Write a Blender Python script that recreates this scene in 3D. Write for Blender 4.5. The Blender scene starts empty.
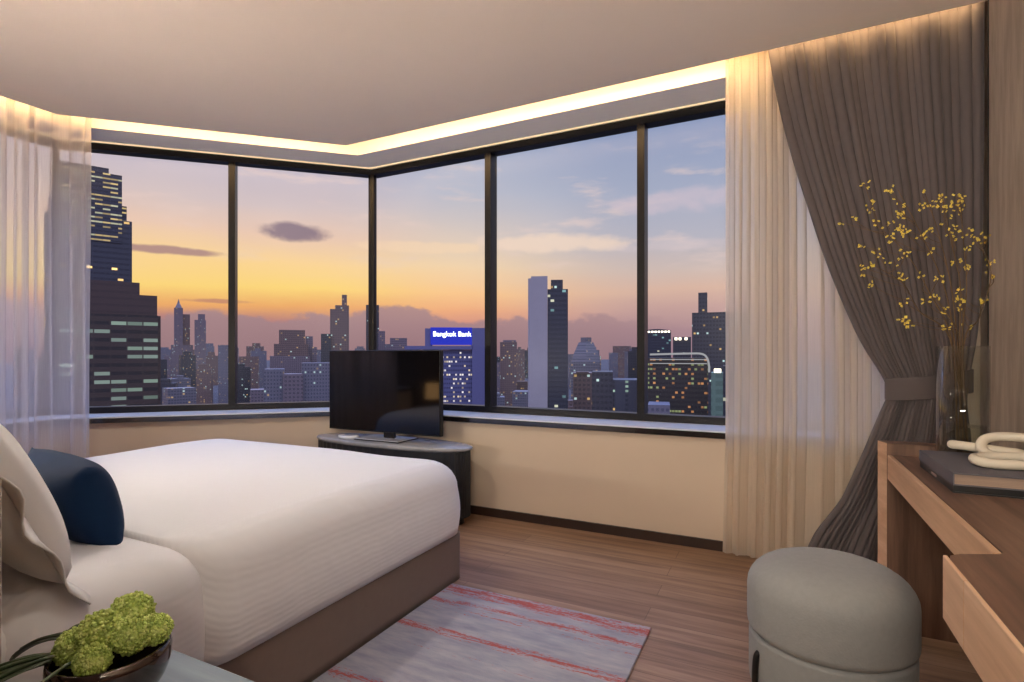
import bpy, bmesh, math, random
from mathutils import Vector, Matrix, noise
SC = bpy.context.scene
COL = SC.collection
random.seed(7)
PI = math.pi
# ------------------------------------------------------------------ camera
F, YAW, Y0, EYE = 540.0, math.radians(26.305), 354.4, 1.1
cY, sY = math.cos(YAW), math.sin(YAW)
cam_data = bpy.data.cameras.new('camera')
cam_data.sensor_width = 36.0
cam_data.lens = F / 1024 * 36.0
cam_data.shift_y = (Y0 - 341) / 1024
cam_data.clip_start = 0.05
cam_data.clip_end = 30000
cam = bpy.data.objects.new('camera', cam_data)
cam.location = (0, 0, EYE)
cam.rotation_euler = (PI / 2, 0, YAW)
COL.objects.link(cam)
SC.camera = cam
SC.view_settings.view_transform = 'Standard'
SC.view_settings.look = 'None'
SC.view_settings.exposure = 0.10
SC.view_settings.gamma = 1.0
SC.view_settings.use_curve_mapping = False
SC.cycles.use_denoising = True
SC.cycles.max_bounces = 12
SC.cycles.diffuse_bounces = 6
SC.cycles.transparent_max_bounces = 24
SC.cycles.sample_clamp_indirect = 4.0
SC.cycles.caustics_reflective = False
SC.cycles.caustics_refractive = False


def lin(r, g, b):
    f = lambda c: ((c / 255 + 0.055) / 1.055) ** 2.4 if c / 255 > 0.04045 else c / 255 / 12.92
    return (f(r), f(g), f(b), 1.0)


# ------------------------------------------------------------------ node helpers
class NT:
    def __init__(s, tree):
        s.t = tree
        s.n = tree.nodes
        s.l = tree.links

    def node(s, typ, **kw):
        nd = s.n.new(typ)
        for k, v in kw.items():
            setattr(nd, k, v)
        return nd

    def put(s, sock, v):
        if isinstance(v, bpy.types.NodeSocket):
            s.l.new(v, sock)
        elif v is not None:
            sock.default_value = v

    def math(s, op, a, b=None, c=None, clamp=False):
        nd = s.node('ShaderNodeMath', operation=op)
        nd.use_clamp = clamp
        s.put(nd.inputs[0], a)
        if b is not None: s.put(nd.inputs[1], b)
        if c is not None: s.put(nd.inputs[2], c)
        return nd.outputs[0]

    def mix(s, f, a, b, typ='RGBA', blend='MIX'):
        nd = s.node('ShaderNodeMix', data_type=typ)
        if typ == 'RGBA':
            nd.blend_type = blend
            s.put(nd.inputs[0], f); s.put(nd.inputs[6], a); s.put(nd.inputs[7], b)
            return nd.outputs[2]
        s.put(nd.inputs[0], f); s.put(nd.inputs[2], a); s.put(nd.inputs[3], b)
        return nd.outputs[0]

    def ramp(s, fac, stops, interp='LINEAR'):
        nd = s.node('ShaderNodeValToRGB')
        cr = nd.color_ramp
        cr.interpolation = interp
        while len(cr.elements) < len(stops): cr.elements.new(0.5)
        for e, (p, c) in zip(cr.elements, stops):
            e.position = p; e.color = c
        s.put(nd.inputs[0], fac)
        return nd.outputs[0]

    def noise(s, vec, scale=5, detail=3, rough=0.5, dim='3D'):
        nd = s.node('ShaderNodeTexNoise', noise_dimensions=dim)
        s.put(nd.inputs['Vector'], vec)
        nd.inputs['Scale'].default_value = scale
        nd.inputs['Detail'].default_value = detail
        nd.inputs['Roughness'].default_value = rough
        return nd.outputs[0]

    def mapping(s, vec, scale=(1, 1, 1), loc=(0, 0, 0), rot=(0, 0, 0)):
        nd = s.node('ShaderNodeMapping')
        s.put(nd.inputs[0], vec)
        nd.inputs['Location'].default_value = loc
        nd.inputs['Rotation'].default_value = rot
        nd.inputs['Scale'].default_value = scale
        return nd.outputs[0]

    def sep(s, vec):
        nd = s.node('ShaderNodeSeparateXYZ'); s.put(nd.inputs[0], vec); return nd.outputs

    def comb(s, x, y, z):
        nd = s.node('ShaderNodeCombineXYZ')
        s.put(nd.inputs[0], x); s.put(nd.inputs[1], y); s.put(nd.inputs[2], z)
        return nd.outputs[0]

    def smooth(s, v, a, b):
        nd = s.node('ShaderNodeMapRange', interpolation_type='SMOOTHSTEP')
        s.put(nd.inputs[0], v); nd.inputs[1].default_value = a; nd.inputs[2].default_value = b
        return nd.outputs[0]


def newmat(name):
    m = bpy.data.materials.new(name)
    m.use_nodes = True
    m.node_tree.nodes.clear()
    t = NT(m.node_tree)
    out = t.node('ShaderNodeOutputMaterial')
    return m, t, out


def pbr(name, col, rough=0.6, metal=0.0, bump=None, bumpscale=40, bdist=0.002, sheen=0.0, spec=0.5, var=0.0, varscale=6,
        coords='Object', vscale=(1, 1, 1), coat=0.0):
    m, t, out = newmat(name)
    p = t.node('ShaderNodeBsdfPrincipled')
    tc = t.node('ShaderNodeTexCoord').outputs[coords]
    v = t.mapping(tc, vscale)
    c = col
    if var:
        nz = t.noise(v, varscale, 4, 0.6)
        dark = tuple(x * (1 - var) for x in col[:3]) + (1,)
        lite = tuple(min(1, x * (1 + var)) for x in col[:3]) + (1,)
        c = t.mix(t.smooth(nz, 0.3, 0.7), dark, lite)
    t.put(p.inputs['Base Color'], c)
    p.inputs['Roughness'].default_value = rough
    p.inputs['Metallic'].default_value = metal
    p.inputs['Specular IOR Level'].default_value = spec
    p.inputs['Coat Weight'].default_value = coat
    if sheen:
        p.inputs['Sheen Weight'].default_value = sheen
    if bump:
        b = t.node('ShaderNodeBump')
        b.inputs['Strength'].default_value = bump
        b.inputs['Distance'].default_value = bdist
        t.put(b.inputs['Height'], t.noise(v, bumpscale, 3, 0.6))
        t.l.new(b.outputs[0], p.inputs['Normal'])
    t.l.new(p.outputs[0], out.inputs[0])
    return m


def emis(name, col, strength):
    m, t, out = newmat(name)
    e = t.node('ShaderNodeEmission')
    e.inputs[0].default_value = col
    e.inputs[1].default_value = strength
    t.l.new(e.outputs[0], out.inputs[0])
    return m


# ------------------------------------------------------------------ dusk sky
ZENITH_BOOST, BACK_BOOST = 9.0, 1.8  # extra gain on sky out of view, added to light the room
world = bpy.data.worlds.new('dusk_sky')
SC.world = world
world.use_nodes = True
wt = NT(world.node_tree)
wt.n.clear()
wout = wt.node('ShaderNodeOutputWorld')
bg = wt.node('ShaderNodeBackground')
wd = wt.node('ShaderNodeTexCoord').outputs['Generated']
wx, wy, wz = wt.sep(wd)
hyp = wt.math('SQRT', wt.math('ADD', wt.math('MULTIPLY', wx, wx), wt.math('MULTIPLY', wy, wy)))
tel = wt.math('DIVIDE', wz, wt.math('MAXIMUM', hyp, 0.001))           # tangent of elevation
rgt = wt.math('ADD', wt.math('MULTIPLY', wx, cY), wt.math('MULTIPLY', wy, sY))
fwd = wt.math('ADD', wt.math('MULTIPLY', wx, -sY), wt.math('MULTIPLY', wy, cY))
az = wt.math('ARCTAN2', rgt, fwd)                                     # bearing, 0 = north-ish
uvw = wt.comb(wt.math('MULTIPLY', az, 2.2), wt.math('MULTIPLY', tel, 9.0), 0.0)
n1 = wt.noise(uvw, 1.6, 5, 0.55)
n2 = wt.noise(wt.mapping(uvw, (1, 1, 1), (3.1, 7.7, 0)), 3.0, 5, 0.6)
tj = wt.math('ADD', tel, wt.math('MULTIPLY', wt.math('SUBTRACT', n1, 0.5), 0.035))
T = wt.math('DIVIDE', tj, 0.8, clamp=True)
west = wt.ramp(T, [(0.0, lin(165, 116, 118)), (0.075, lin(186, 130, 122)), (0.10, lin(236, 168, 104)), (0.14, lin(252, 212, 122)),
                   (0.20, lin(250, 210, 150)), (0.255, lin(234, 198, 176)), (0.32, lin(212, 192, 192)), (0.41, lin(184, 178, 198)),
                   (0.6, lin(140, 150, 188)), (1.0, lin(92, 112, 160))])
east = wt.ramp(T, [(0.0, lin(150, 120, 134)), (0.06, lin(172, 136, 142)), (0.10, lin(196, 158, 152)), (0.14, lin(216, 178, 160)),
                   (0.19, lin(206, 184, 176)), (0.26, lin(182, 178, 190)), (0.36, lin(166, 171, 193)), (0.5, lin(140, 153, 187)),
                   (0.75, lin(105, 126, 172)), (1.0, lin(84, 104, 152))])
middle = wt.ramp(T, [(0.0, lin(160, 116, 126)), (0.06, lin(206, 140, 130)), (0.10, lin(240, 172, 128)), (0.14, lin(250, 198, 142)),
                   (0.20, lin(242, 210, 172)), (0.27, lin(220, 200, 188)), (0.37, lin(186, 186, 200)), (0.5, lin(160, 170, 198)),
                   (0.75, lin(120, 138, 180)), (1.0, lin(88, 108, 156))])
base = wt.mix(wt.smooth(az, -0.36, -0.08), west, middle)
base = wt.mix(wt.smooth(az, -0.12, 0.24), base, east)
# behind the viewer a plain dusk sky, boosted to light the facades
back = wt.ramp(T, [(0.0, lin(118, 108, 118)), (0.3, lin(126, 124, 140)), (1.0, lin(104, 112, 138))])
absaz = wt.math('ABSOLUTE', wt.math('SUBTRACT', az, -0.3))
base = wt.mix(wt.smooth(absaz, 1.1, 1.9), base, back)
# pale wisps high in the east
wisp = wt.math('MULTIPLY', wt.smooth(n2, 0.52, 0.72), wt.math('MULTIPLY', wt.smooth(tel, 0.12, 0.2), wt.math('SUBTRACT', 1.0, wt.smooth(tel, 0.3, 0.42))))
base = wt.mix(wt.math('MULTIPLY', wisp, 0.55), base, lin(232, 205, 196))
# mauve cloud bank near the horizon
bump = wt.math('MULTIPLY', wt.math('POWER', 2.718, wt.math('MULTIPLY', -1.0, wt.math('POWER', wt.math('DIVIDE', wt.math('ADD', az, 0.24), 0.07), 2.0))), 0.022)
n3 = wt.noise(wt.comb(wt.math('MULTIPLY', az, 9.0), wt.math('MULTIPLY', tel, 14.0), 0.0), 1.5, 5, 0.55)
bh = wt.math('ADD', wt.math('ADD', 0.052, bump), wt.math('MULTIPLY', wt.math('SUBTRACT', n3, 0.35), 0.075))
bank = wt.math('SUBTRACT', 1.0, wt.smooth(wt.math('SUBTRACT', tel, bh), -0.004, 0.006))
bank = wt.math('MULTIPLY', bank, wt.math('SUBTRACT', 1.0, wt.smooth(az, 0.1, 0.35)))
bank = wt.math('MULTIPLY', bank, 0.88)
base = wt.mix(bank, base, wt.mix(wt.smooth(tel, 0.0, 0.1), lin(150, 118, 124), lin(168, 136, 140)))


def puff(a0, t0, ra, rt, col, amt, base):
    q = wt.math('ADD', wt.math('POWER', wt.math('DIVIDE', wt.math('SUBTRACT', az, a0), ra), 2.0),
                wt.math('POWER', wt.math('DIVIDE', wt.math('SUBTRACT', tel, t0), rt), 2.0))
    q = wt.math('ADD', q, wt.math('MULTIPLY', wt.math('SUBTRACT', n3, 0.5), 3.4))
    return wt.mix(wt.math('MULTIPLY', wt.math('SUBTRACT', 1.0, wt.smooth(q, 0.2, 1.3)), amt), base, col)


def pix(x, y):
    u = (x - 512) / F
    return math.atan(u), (Y0 - y) / F / math.sqrt(1 + u * u)


for (x, y, ra, rt, col, amt) in [(293, 232, 0.062, 0.017, lin(132, 112, 128), 0.9), (165, 250, 0.085, 0.007, lin(166, 128, 130), 0.85),
                                 (215, 301, 0.055, 0.004, lin(190, 130, 110), 0.8), (560, 243, 0.15, 0.018, lin(240, 212, 192), 0.8),
                                 (690, 200, 0.16, 0.022, lin(208, 190, 200), 0.6), (430, 248, 0.12, 0.012, lin(248, 214, 178), 0.55),
                                 (672, 245, 0.10, 0.012, lin(214, 196, 198), 0.5)]:
    a0, t0 = pix(x, y)
    base = puff(a0, t0, ra, rt, col, amt, base)
base = wt.mix(wt.smooth(tel, -0.06, 0.0), lin(64, 58, 72), base)
wt.put(bg.inputs[0], base)
lift = wt.math('ADD', 1.0, wt.math('MULTIPLY', wt.smooth(tel, 0.43, 1.1), ZENITH_BOOST))
lift = wt.math('ADD', lift, wt.math('MULTIPLY', wt.smooth(absaz, 1.2, 2.0), BACK_BOOST))
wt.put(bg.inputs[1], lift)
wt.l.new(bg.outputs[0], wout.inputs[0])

# ------------------------------------------------------------------ plan of the glazing
GA, GB, GC, GD = (0.90, 3.52), (-3.037, 3.52), (-4.634, 2.018), (-4.634, 0.2)
ZC, ZS = 2.62, 2.636       # ceiling underside, soffit underside


def offset(o):
    """polyline of the window glass moved o metres into the room"""
    nR, cR = Vector((0, 1)), 3.52 - o
    aL = math.radians(223.25)
    nL = Vector((math.sin(aL), -math.cos(aL)))
    nL = Vector((-abs(nL.x), abs(nL.y)))
    cL = nL.x * GB[0] + nL.y * GB[1] - o
    xw = -4.634 + o
    bx = (cL - nL.y * cR) / nL.x
    cy = (cL - nL.x * xw) / nL.y
    return [Vector((0.90, cR)), Vector((bx, cR)), Vector((xw, cy)), Vector((xw, 0.2))]


# ------------------------------------------------------------------ lights
def area(name, loc, target, sx, sy, power, col, spread=None):
    d = bpy.data.lights.new(name, 'AREA')
    d.shape = 'RECTANGLE'
    d.size, d.size_y = sx, sy
    d.energy = power
    d.color = col
    if spread: d.spread = spread
    o = bpy.data.objects.new(name, d)
    o.location = loc
    COL.objects.link(o)
    v = Vector(target) - Vector(loc)
    z = -v.normalized()
    x = Vector((0, 0, 1)).cross(z)
    if x.length < 1e-3: x = Vector((1, 0, 0))
    x.normalize()
    y = z.cross(x)
    o.rotation_euler = Matrix((x, y, z)).transposed().to_euler()
    return o


WARM = (1.0, 0.64, 0.29)
WARM2 = (1.0, 0.76, 0.54)
LED_POWER = 5.8           # per metre
po = offset(0.548)
pt = offset(0.30)
for i in range(3):
    a, b = po[i], po[i + 1]
    if i == 0: a = Vector((0.80, a.y))
    mid = (a + b) / 2
    n = Vector((-(b - a).y, (b - a).x)).normalized()
    if n.dot(Vector((1.5, -1.5)) ) > 0: n = -n
    area('cove_light', (mid.x, mid.y, 2.702), (mid.x + n.x, mid.y + n.y, 2.702 - 1.3), (b - a).length - 0.05, 0.03, LED_POWER * (b - a).length, WARM)
SOFT = (1.0, 0.905, 0.775)
for (x, y, p) in [(-0.9, 0.75, 5), (-2.3, 1.38, 16), (-3.2, 0.9, 8), (0.1, 0.35, 5), (0.25, -0.9, 3)]:
    area('ceiling_fill', (x, y, ZC - 0.012), (x, y, 0), 0.16, 0.16, p, SOFT)  # added fill areas under the ceiling, no fixtures there
# unseen fill added to brighten the ceiling: headboard side, and behind the camera
area('headboard_fill', (-2.2, 0.30, 0.97), (-1.7, 1.2, 2.6), 2.0, 0.08, 46, SOFT)
area('hall_up_fill', (0.0, -0.5, 1.5), (0.1, 0.9, 2.6), 1.0, 0.2, 62, SOFT)
area('hall_fill', (0.05, -2.2, ZC - 0.02), (0.05, -1.9, 0), 0.9, 0.5, 4, SOFT)  # added fill from above, no lamp known in the hall
# light portals in the window openings
for i in range(3):
    a, b = offset(0.02)[i], offset(0.02)[i + 1]
    mid = (a + b) / 2
    tgt = Vector((-1.5, 1.5)) - mid
    n = Vector((-(b - a).y, (b - a).x)).normalized()
    if n.dot(tgt) < 0: n = -n
    o = area('window_portal', (mid.x, mid.y, 1.67), (mid.x + n.x, mid.y + n.y, 1.67), (b - a).length, 1.9, 1, (1, 1, 1))
    o.data.cycles.is_portal = True


# ------------------------------------------------------------------ mesh helpers
def link(name, bm, mat, parent=None, smooth=False, world=False):
    me = bpy.data.meshes.new(name)
    bmesh.ops.recalc_face_normals(bm, faces=bm.faces[:])
    bm.to_mesh(me)
    bm.free()
    for m in (mat if isinstance(mat, (list, tuple)) else [mat]):
        me.materials.append(m)
    if smooth:
        for p in me.polygons: p.use_smooth = True
    o = bpy.data.objects.new(name, me)
    COL.objects.link(o)
    if parent is not None:
        o.parent = parent
    return o


def thing(name, label, cat, loc=(0, 0, 0), rz=0.0, group=None):
    o = bpy.data.objects.new(name, None)
    o.empty_display_size = 0.1
    o.location = loc
    o.rotation_euler = (0, 0, rz)
    COL.objects.link(o)
    return tag(o, label, cat, group)


def tag(o, label, cat, group=None):
    o['label'] = label
    o['category'] = cat
    if group: o['group'] = group
    return o


def struct(o):
    o['kind'] = 'structure'
    return o


def poly_prism(bm, pts, z0, z1, mi=0):
    lo = [bm.verts.new((p[0], p[1], z0)) for p in pts]
    hi = [bm.verts.new((p[0], p[1], z1)) for p in pts]
    fs = [bm.faces.new(lo[::-1]), bm.faces.new(hi)]
    n = len(pts)
    for i in range(n):
        fs.append(bm.faces.new((lo[i], lo[(i + 1) % n], hi[(i + 1) % n], hi[i])))
    for f in fs: f.material_index = mi
    return fs


def box(bm, x0, x1, y0, y1, z0, z1, mi=0):
    return poly_prism(bm, [(x0, y0), (x1, y0), (x1, y1), (x0, y1)], z0, z1, mi)


def bevel(bm, w, seg=2, ang=0.5):
    es = [e for e in bm.edges if len(e.link_faces) == 2 and e.calc_face_angle(0) > ang]
    bmesh.ops.bevel(bm, geom=es, offset=w, segments=seg, affect='EDGES', profile=0.5, clamp_overlap=True)


def bm_box(x0, x1, y0, y1, z0, z1, bv=0.0, seg=2):
    bm = bmesh.new()
    box(bm, x0, x1, y0, y1, z0, z1)
    if bv:
        bmesh.ops.recalc_face_normals(bm, faces=bm.faces[:])
        bevel(bm, bv, seg)
    return bm


def tube(bm, pts, rad, n=8, closed=False, cap=True):
    pts = [Vector(p) for p in pts]
    N = len(pts)
    rings = []
    up = None
    for i, p in enumerate(pts):
        if closed:
            d = (pts[(i + 1) % N] - pts[i - 1]).normalized()
        else:
            d = (pts[min(i + 1, N - 1)] - pts[max(i - 1, 0)]).normalized()
        if up is None:
            up = d.orthogonal().normalized()
        up = (up - d * up.dot(d))
        up = up.normalized() if up.length > 1e-6 else d.orthogonal().normalized()
        s = d.cross(up)
        r = rad(i / max(1, N - 1)) if callable(rad) else rad
        rings.append([bm.verts.new(p + (up * math.cos(2 * PI * k / n) + s * math.sin(2 * PI * k / n)) * r) for k in range(n)])
    rng = range(N) if closed else range(N - 1)
    for i in rng:
        A, B = rings[i], rings[(i + 1) % N]
        sh = 0
        if closed and i == N - 1:
            sh = min(range(n), key=lambda q: (A[0].co - B[q].co).length)
        for k in range(n):
            bm.faces.new((A[k], A[(k + 1) % n], B[(k + 1 + sh) % n], B[(k + sh) % n]))
    if cap and not closed:
        bm.faces.new(rings[0][::-1])
        bm.faces.new(rings[-1])
    return rings


def catmull(P, n=8, closed=False):
    P = [Vector(p) for p in P]
    out = []
    N = len(P)
    rng = range(N) if closed else range(N - 1)
    for i in rng:
        if closed:
            a, b, c, d = P[i - 1], P[i], P[(i + 1) % N], P[(i + 2) % N]
        else:
            a, b, c, d = P[max(i - 1, 0)], P[i], P[i + 1], P[min(i + 2, N - 1)]
        for k in range(n):
            t = k / n
            out.append(0.5 * ((2 * b) + (c - a) * t + (2 * a - 5 * b + 4 * c - d) * t * t + (3 * b - a - 3 * c + d) * t ** 3))
    if not closed: out.append(P[-1])
    return out


def lathe(bm, prof, n=48, sx=1.0, sy=1.0, cx=0, cy=0, power=2.0):
    """profile of (r, z); superellipse plan with the given power"""
    rings = []
    for r, z in prof:
        ring = []
        for k in range(n):
            a = 2 * PI * k / n
            c, s = math.cos(a), math.sin(a)
            q = (abs(c) ** power + abs(s) ** power) ** (-1 / power)
            ring.append(bm.verts.new((cx + r * sx * c * q, cy + r * sy * s * q, z)))
        rings.append(ring)
    for A, B in zip(rings, rings[1:]):
        for k in range(n):
            bm.faces.new((A[k], A[(k + 1) % n], B[(k + 1) % n], B[k]))
    bm.faces.new(rings[0][::-1])
    bm.faces.new(rings[-1])
    return rings


def subdiv(o, lv=1):
    m = o.modifiers.new('subdivision', 'SUBSURF')
    m.levels = m.render_levels = lv
    return o


# pixel helpers used only to work out real positions from survey measurements
def ray(x):
    u = (x - 512) / F
    return u * cY - sY, u * sY + cY


def at_y(x, y, Y):
    a, b = ray(x); w = Y / b
    return Vector((w * a, Y, EYE - (y - Y0) * w / F))


def at_w(x, y, w):
    a, b = ray(x)
    return Vector((w * a, w * b, EYE - (y - Y0) * w / F))


# ------------------------------------------------------------------ materials
M = {}
M['ceiling'] = pbr('ceiling_paint', lin(226, 208, 194), 0.9, var=0.02, varscale=1.2)
M['soffit'] = pbr('ceiling_paint_whitened', lin(244, 234, 224), 0.9)  # ceiling paint whitened to make up for weak light there
M['wall'] = pbr('wall_paint', lin(214, 194, 172), 0.75, bump=0.08, bumpscale=120, var=0.02, varscale=2)
M['frame'] = pbr('dark_bronze_frame', lin(17, 15, 17), 0.4, 0.1, spec=0.3, var=0.1)
M['sill_top'] = pbr('pale_polished_stone', lin(240, 240, 242), 0.3, spec=0.8, coat=0.6)
M['sill'] = pbr('dark_polished_stone', lin(30, 27, 28), 0.16, 0.0, spec=0.9, var=0.25, varscale=30, coat=0.5)
M['base'] = pbr('dark_timber_baseboard', lin(44, 28, 22), 0.5, var=0.2)
M['black'] = pbr('black_metal', lin(14, 13, 14), 0.4, 0.3)


def wood(name, c1, c2, c3, axis='X', rough=0.45, scale=1.0, bumpy=0.1):
    m, t, out = newmat(name)
    p = t.node('ShaderNodeBsdfPrincipled')
    tc = t.node('ShaderNodeTexCoord').outputs['Object']
    st = {'X': (0.9, 14, 14), 'Y': (14, 0.9, 14), 'Z': (14, 14, 0.9)}[axis]
    st = tuple(s * scale for s in st)
    v = t.mapping(tc, st)
    g = t.noise(v, 1.4, 6, 0.62)
    fine = t.noise(t.mapping(tc, tuple(s * 6 for s in st)), 1.0, 3, 0.6)
    c = t.ramp(g, [(0.3, c1), (0.5, c2), (0.7, c3)])
    c = t.mix(t.math('MULTIPLY', t.smooth(fine, 0.4, 0.75), 0.3), c, c1)
    t.put(p.inputs['Base Color'], c)
    p.inputs['Roughness'].default_value = rough
    b = t.node('ShaderNodeBump')
    b.inputs['Strength'].default_value = bumpy
    b.inputs['Distance'].default_value = 0.001
    t.put(b.inputs['Height'], fine)
    t.l.new(b.outputs[0], p.inputs['Normal'])
    t.l.new(p.outputs[0], out.inputs[0])
    return m


def floor_mat():
    m, t, out = newmat('timber_plank_floor')
    p = t.node('ShaderNodeBsdfPrincipled')
    tc = t.node('ShaderNodeTexCoord').outputs['Object']
    br = t.node('ShaderNodeTexBrick')
    br.offset = 0.37
    t.put(br.inputs['Vector'], tc)
    br.inputs['Scale'].default_value = 1.0
    br.inputs['Brick Width'].default_value = 1.35
    br.inputs['Row Height'].default_value = 0.125
    br.inputs['Mortar Size'].default_value = 0.0012
    br.inputs['Bias'].default_value = 0.0
    br.inputs['Color1'].default_value = (0, 0, 0, 1)
    br.inputs['Color2'].default_value = (1, 1, 1, 1)
    br.inputs['Mortar'].default_value = (0.3, 0.3, 0.3, 1)
    tone = br.outputs['Color']
    sx, sy, sz = t.sep(tc)
    row = t.math('FLOOR', t.math('DIVIDE', sy, 0.125))
    v = t.comb(t.math('ADD', t.math('MULTIPLY', sx, 0.9), t.math('MULTIPLY', row, 3.7)), t.math('MULTIPLY', sy, 13.0), row)
    g = t.noise(v, 1.7, 6, 0.62)
    fine = t.noise(t.mapping(v, (4, 6, 1)), 2.0, 3, 0.6)
    c = t.ramp(g, [(0.28, lin(104, 80, 62)), (0.48, lin(144, 114, 90)), (0.66, lin(166, 136, 110)), (0.8, lin(186, 156, 130))])
    c = t.mix(t.math('MULTIPLY', tone, 0.42), c, lin(112, 80, 60))
    c = t.mix(t.math('MULTIPLY', t.smooth(fine, 0.5, 0.8), 0.35), c, lin(92, 64, 46))
    c = t.mix(t.math('MULTIPLY', br.outputs['Fac'], 0.7), c, lin(60, 40, 30))
    t.put(p.inputs['Base Color'], c)
    p.inputs['Roughness'].default_value = 0.42
    p.inputs['Specular IOR Level'].default_value = 0.35
    b = t.node('ShaderNodeBump')
    b.inputs['Strength'].default_value = 0.15
    b.inputs['Distance'].default_value = 0.001
    t.put(b.inputs['Height'], fine)
    t.l.new(b.outputs[0], p.inputs['Normal'])
    t.l.new(p.outputs[0], out.inputs[0])
    return m


M['floor'] = floor_mat()
M['low_bounce'] = pbr('dark_low_bounce_wall', lin(96, 78, 68), 0.7, var=0.1)  # unseen walls given a dark tone to cut bounced light
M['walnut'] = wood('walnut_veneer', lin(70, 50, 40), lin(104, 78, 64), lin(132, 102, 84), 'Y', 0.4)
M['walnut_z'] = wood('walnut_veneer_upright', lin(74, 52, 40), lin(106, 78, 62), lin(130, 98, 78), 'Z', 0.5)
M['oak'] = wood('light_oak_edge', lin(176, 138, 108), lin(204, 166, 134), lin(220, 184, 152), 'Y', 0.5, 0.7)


def window_glass():
    m, t, out = newmat('clear_window_glass')
    a = t.node('ShaderNodeBsdfTransparent')
    a.inputs[0].default_value = (0.97, 0.98, 0.98, 1)
    g = t.node('ShaderNodeBsdfGlossy')
    g.inputs['Roughness'].default_value = 0.3
    mx = t.node('ShaderNodeMixShader')
    mx.inputs[0].default_value = 0.006
    t.l.new(a.outputs[0], mx.inputs[1]); t.l.new(g.outputs[0], mx.inputs[2]); t.l.new(mx.outputs[0], out.inputs[0])
    return m


M['glass'] = window_glass()


def sheer_mat(name, opac, col):
    m, t, out = newmat(name)
    tr = t.node('ShaderNodeBsdfTransparent')
    df = t.node('ShaderNodeBsdfDiffuse'); df.inputs[0].default_value = col
    tl = t.node('ShaderNodeBsdfTranslucent'); tl.inputs[0].default_value = col
    m1 = t.node('ShaderNodeMixShader'); m1.inputs[0].default_value = 0.45
    t.l.new(df.outputs[0], m1.inputs[1]); t.l.new(tl.outputs[0], m1.inputs[2])
    tc = t.node('ShaderNodeTexCoord').outputs['Object']
    thread = t.noise(t.mapping(tc, (60, 60, 1.2)), 6, 2, 0.5)
    fac = t.math('ADD', opac, t.math('MULTIPLY', t.math('SUBTRACT', thread, 0.5), 0.16), clamp=True)
    mx = t.node('ShaderNodeMixShader')
    t.put(mx.inputs[0], fac)
    t.l.new(tr.outputs[0], mx.inputs[1]); t.l.new(m1.outputs[0], mx.inputs[2]); t.l.new(mx.outputs[0], out.inputs[0])
    return m


M['sheer'] = sheer_mat('sheer_voile', 0.70, lin(236, 222, 204))
M['sheer_left'] = sheer_mat('sheer_voile_light', 0.48, lin(234, 228, 228))


def fabric(name, col, rough=0.9, weave=600, bump=0.3, sheen=0.3, var=0.08, varscale=30, bdist=0.0006):
    m, t, out = newmat(name)
    p = t.node('ShaderNodeBsdfPrincipled')
    tc = t.node('ShaderNodeTexCoord').outputs['Object']
    nz = t.noise(tc, varscale, 4, 0.6)
    dark = tuple(x * (1 - var) for x in col[:3]) + (1,)
    lite = tuple(min(1, x * (1 + var)) for x in col[:3]) + (1,)
    t.put(p.inputs['Base Color'], t.mix(nz, dark, lite))
    p.inputs['Roughness'].default_value = rough
    p.inputs['Specular IOR Level'].default_value = 0.15
    p.inputs['Sheen Weight'].default_value = sheen
    b = t.node('ShaderNodeBump')
    b.inputs['Strength'].default_value = bump
    b.inputs['Distance'].default_value = bdist
    t.put(b.inputs['Height'], t.noise(tc, weave, 2, 0.6))
    t.l.new(b.outputs[0], p.inputs['Normal'])
    t.l.new(p.outputs[0], out.inputs[0])
    return m


M['drape'] = fabric('grey_brown_drape_cloth', lin(90, 82, 82), 0.85, 400, 0.2, 0.15, 0.05)
M['base_fabric'] = fabric('bed_base_fabric', lin(112, 98, 92), 0.95, 350, 0.3, 0.1)
M['pouf'] = fabric('grey_woven_boucle', lin(140, 140, 139), 0.95, 160, 0.6, 0.1, 0.10, 60, 0.0015)
M['navy'] = fabric('navy_velvet', lin(6, 34, 66), 0.8, 300, 0.2, 0.03, 0.2, 12)
M['linen'] = fabric('white_pillow_cotton', lin(240, 238, 236), 0.85, 200, 0.1, 0.1, 0.02, 8)
M['headboard'] = fabric('beige_upholstery', lin(176, 158, 140), 0.9, 250, 0.3, 0.2)


def duvet_mat():
    m, t, out = newmat('white_quilted_cotton')
    p = t.node('ShaderNodeBsdfPrincipled')
    p.inputs['Base Color'].default_value = lin(236, 234, 236)
    p.inputs['Roughness'].default_value = 0.85
    p.inputs['Specular IOR Level'].default_value = 0.2
    p.inputs['Sheen Weight'].default_value = 0.15
    tc = t.node('ShaderNodeTexCoord').outputs['Object']
    x, y, z = t.sep(tc)
    s = t.math('ADD', t.math('MULTIPLY', x, 1.0), t.math('MULTIPLY', z, 1.0))
    wob = t.math('MULTIPLY', t.noise(t.mapping(tc, (3, 3, 3)), 3, 2), 0.02)
    stripe = t.math('SINE', t.math('MULTIPLY', t.math('ADD', s, wob), 2 * PI / 0.02))
    cells = t.math('SINE', t.math('MULTIPLY', y, 2 * PI / 0.05))
    h = t.math('MULTIPLY', stripe, t.math('ADD', 0.8, t.math('MULTIPLY', cells, 0.2)))
    b = t.node('ShaderNodeBump')
    b.inputs['Strength'].default_value = 0.25
    b.inputs['Distance'].default_value = 0.0009
    t.put(b.inputs['Height'], h)
    b2 = t.node('ShaderNodeBump')
    b2.inputs['Strength'].default_value = 0.4
    b2.inputs['Distance'].default_value = 0.02
    t.put(b2.inputs['Height'], t.noise(tc, 3.0, 3, 0.5))
    t.l.new(b.outputs[0], b2.inputs['Normal'])
    t.l.new(b2.outputs[0], p.inputs['Normal'])
    t.l.new(p.outputs[0], out.inputs[0])
    return m


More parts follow.
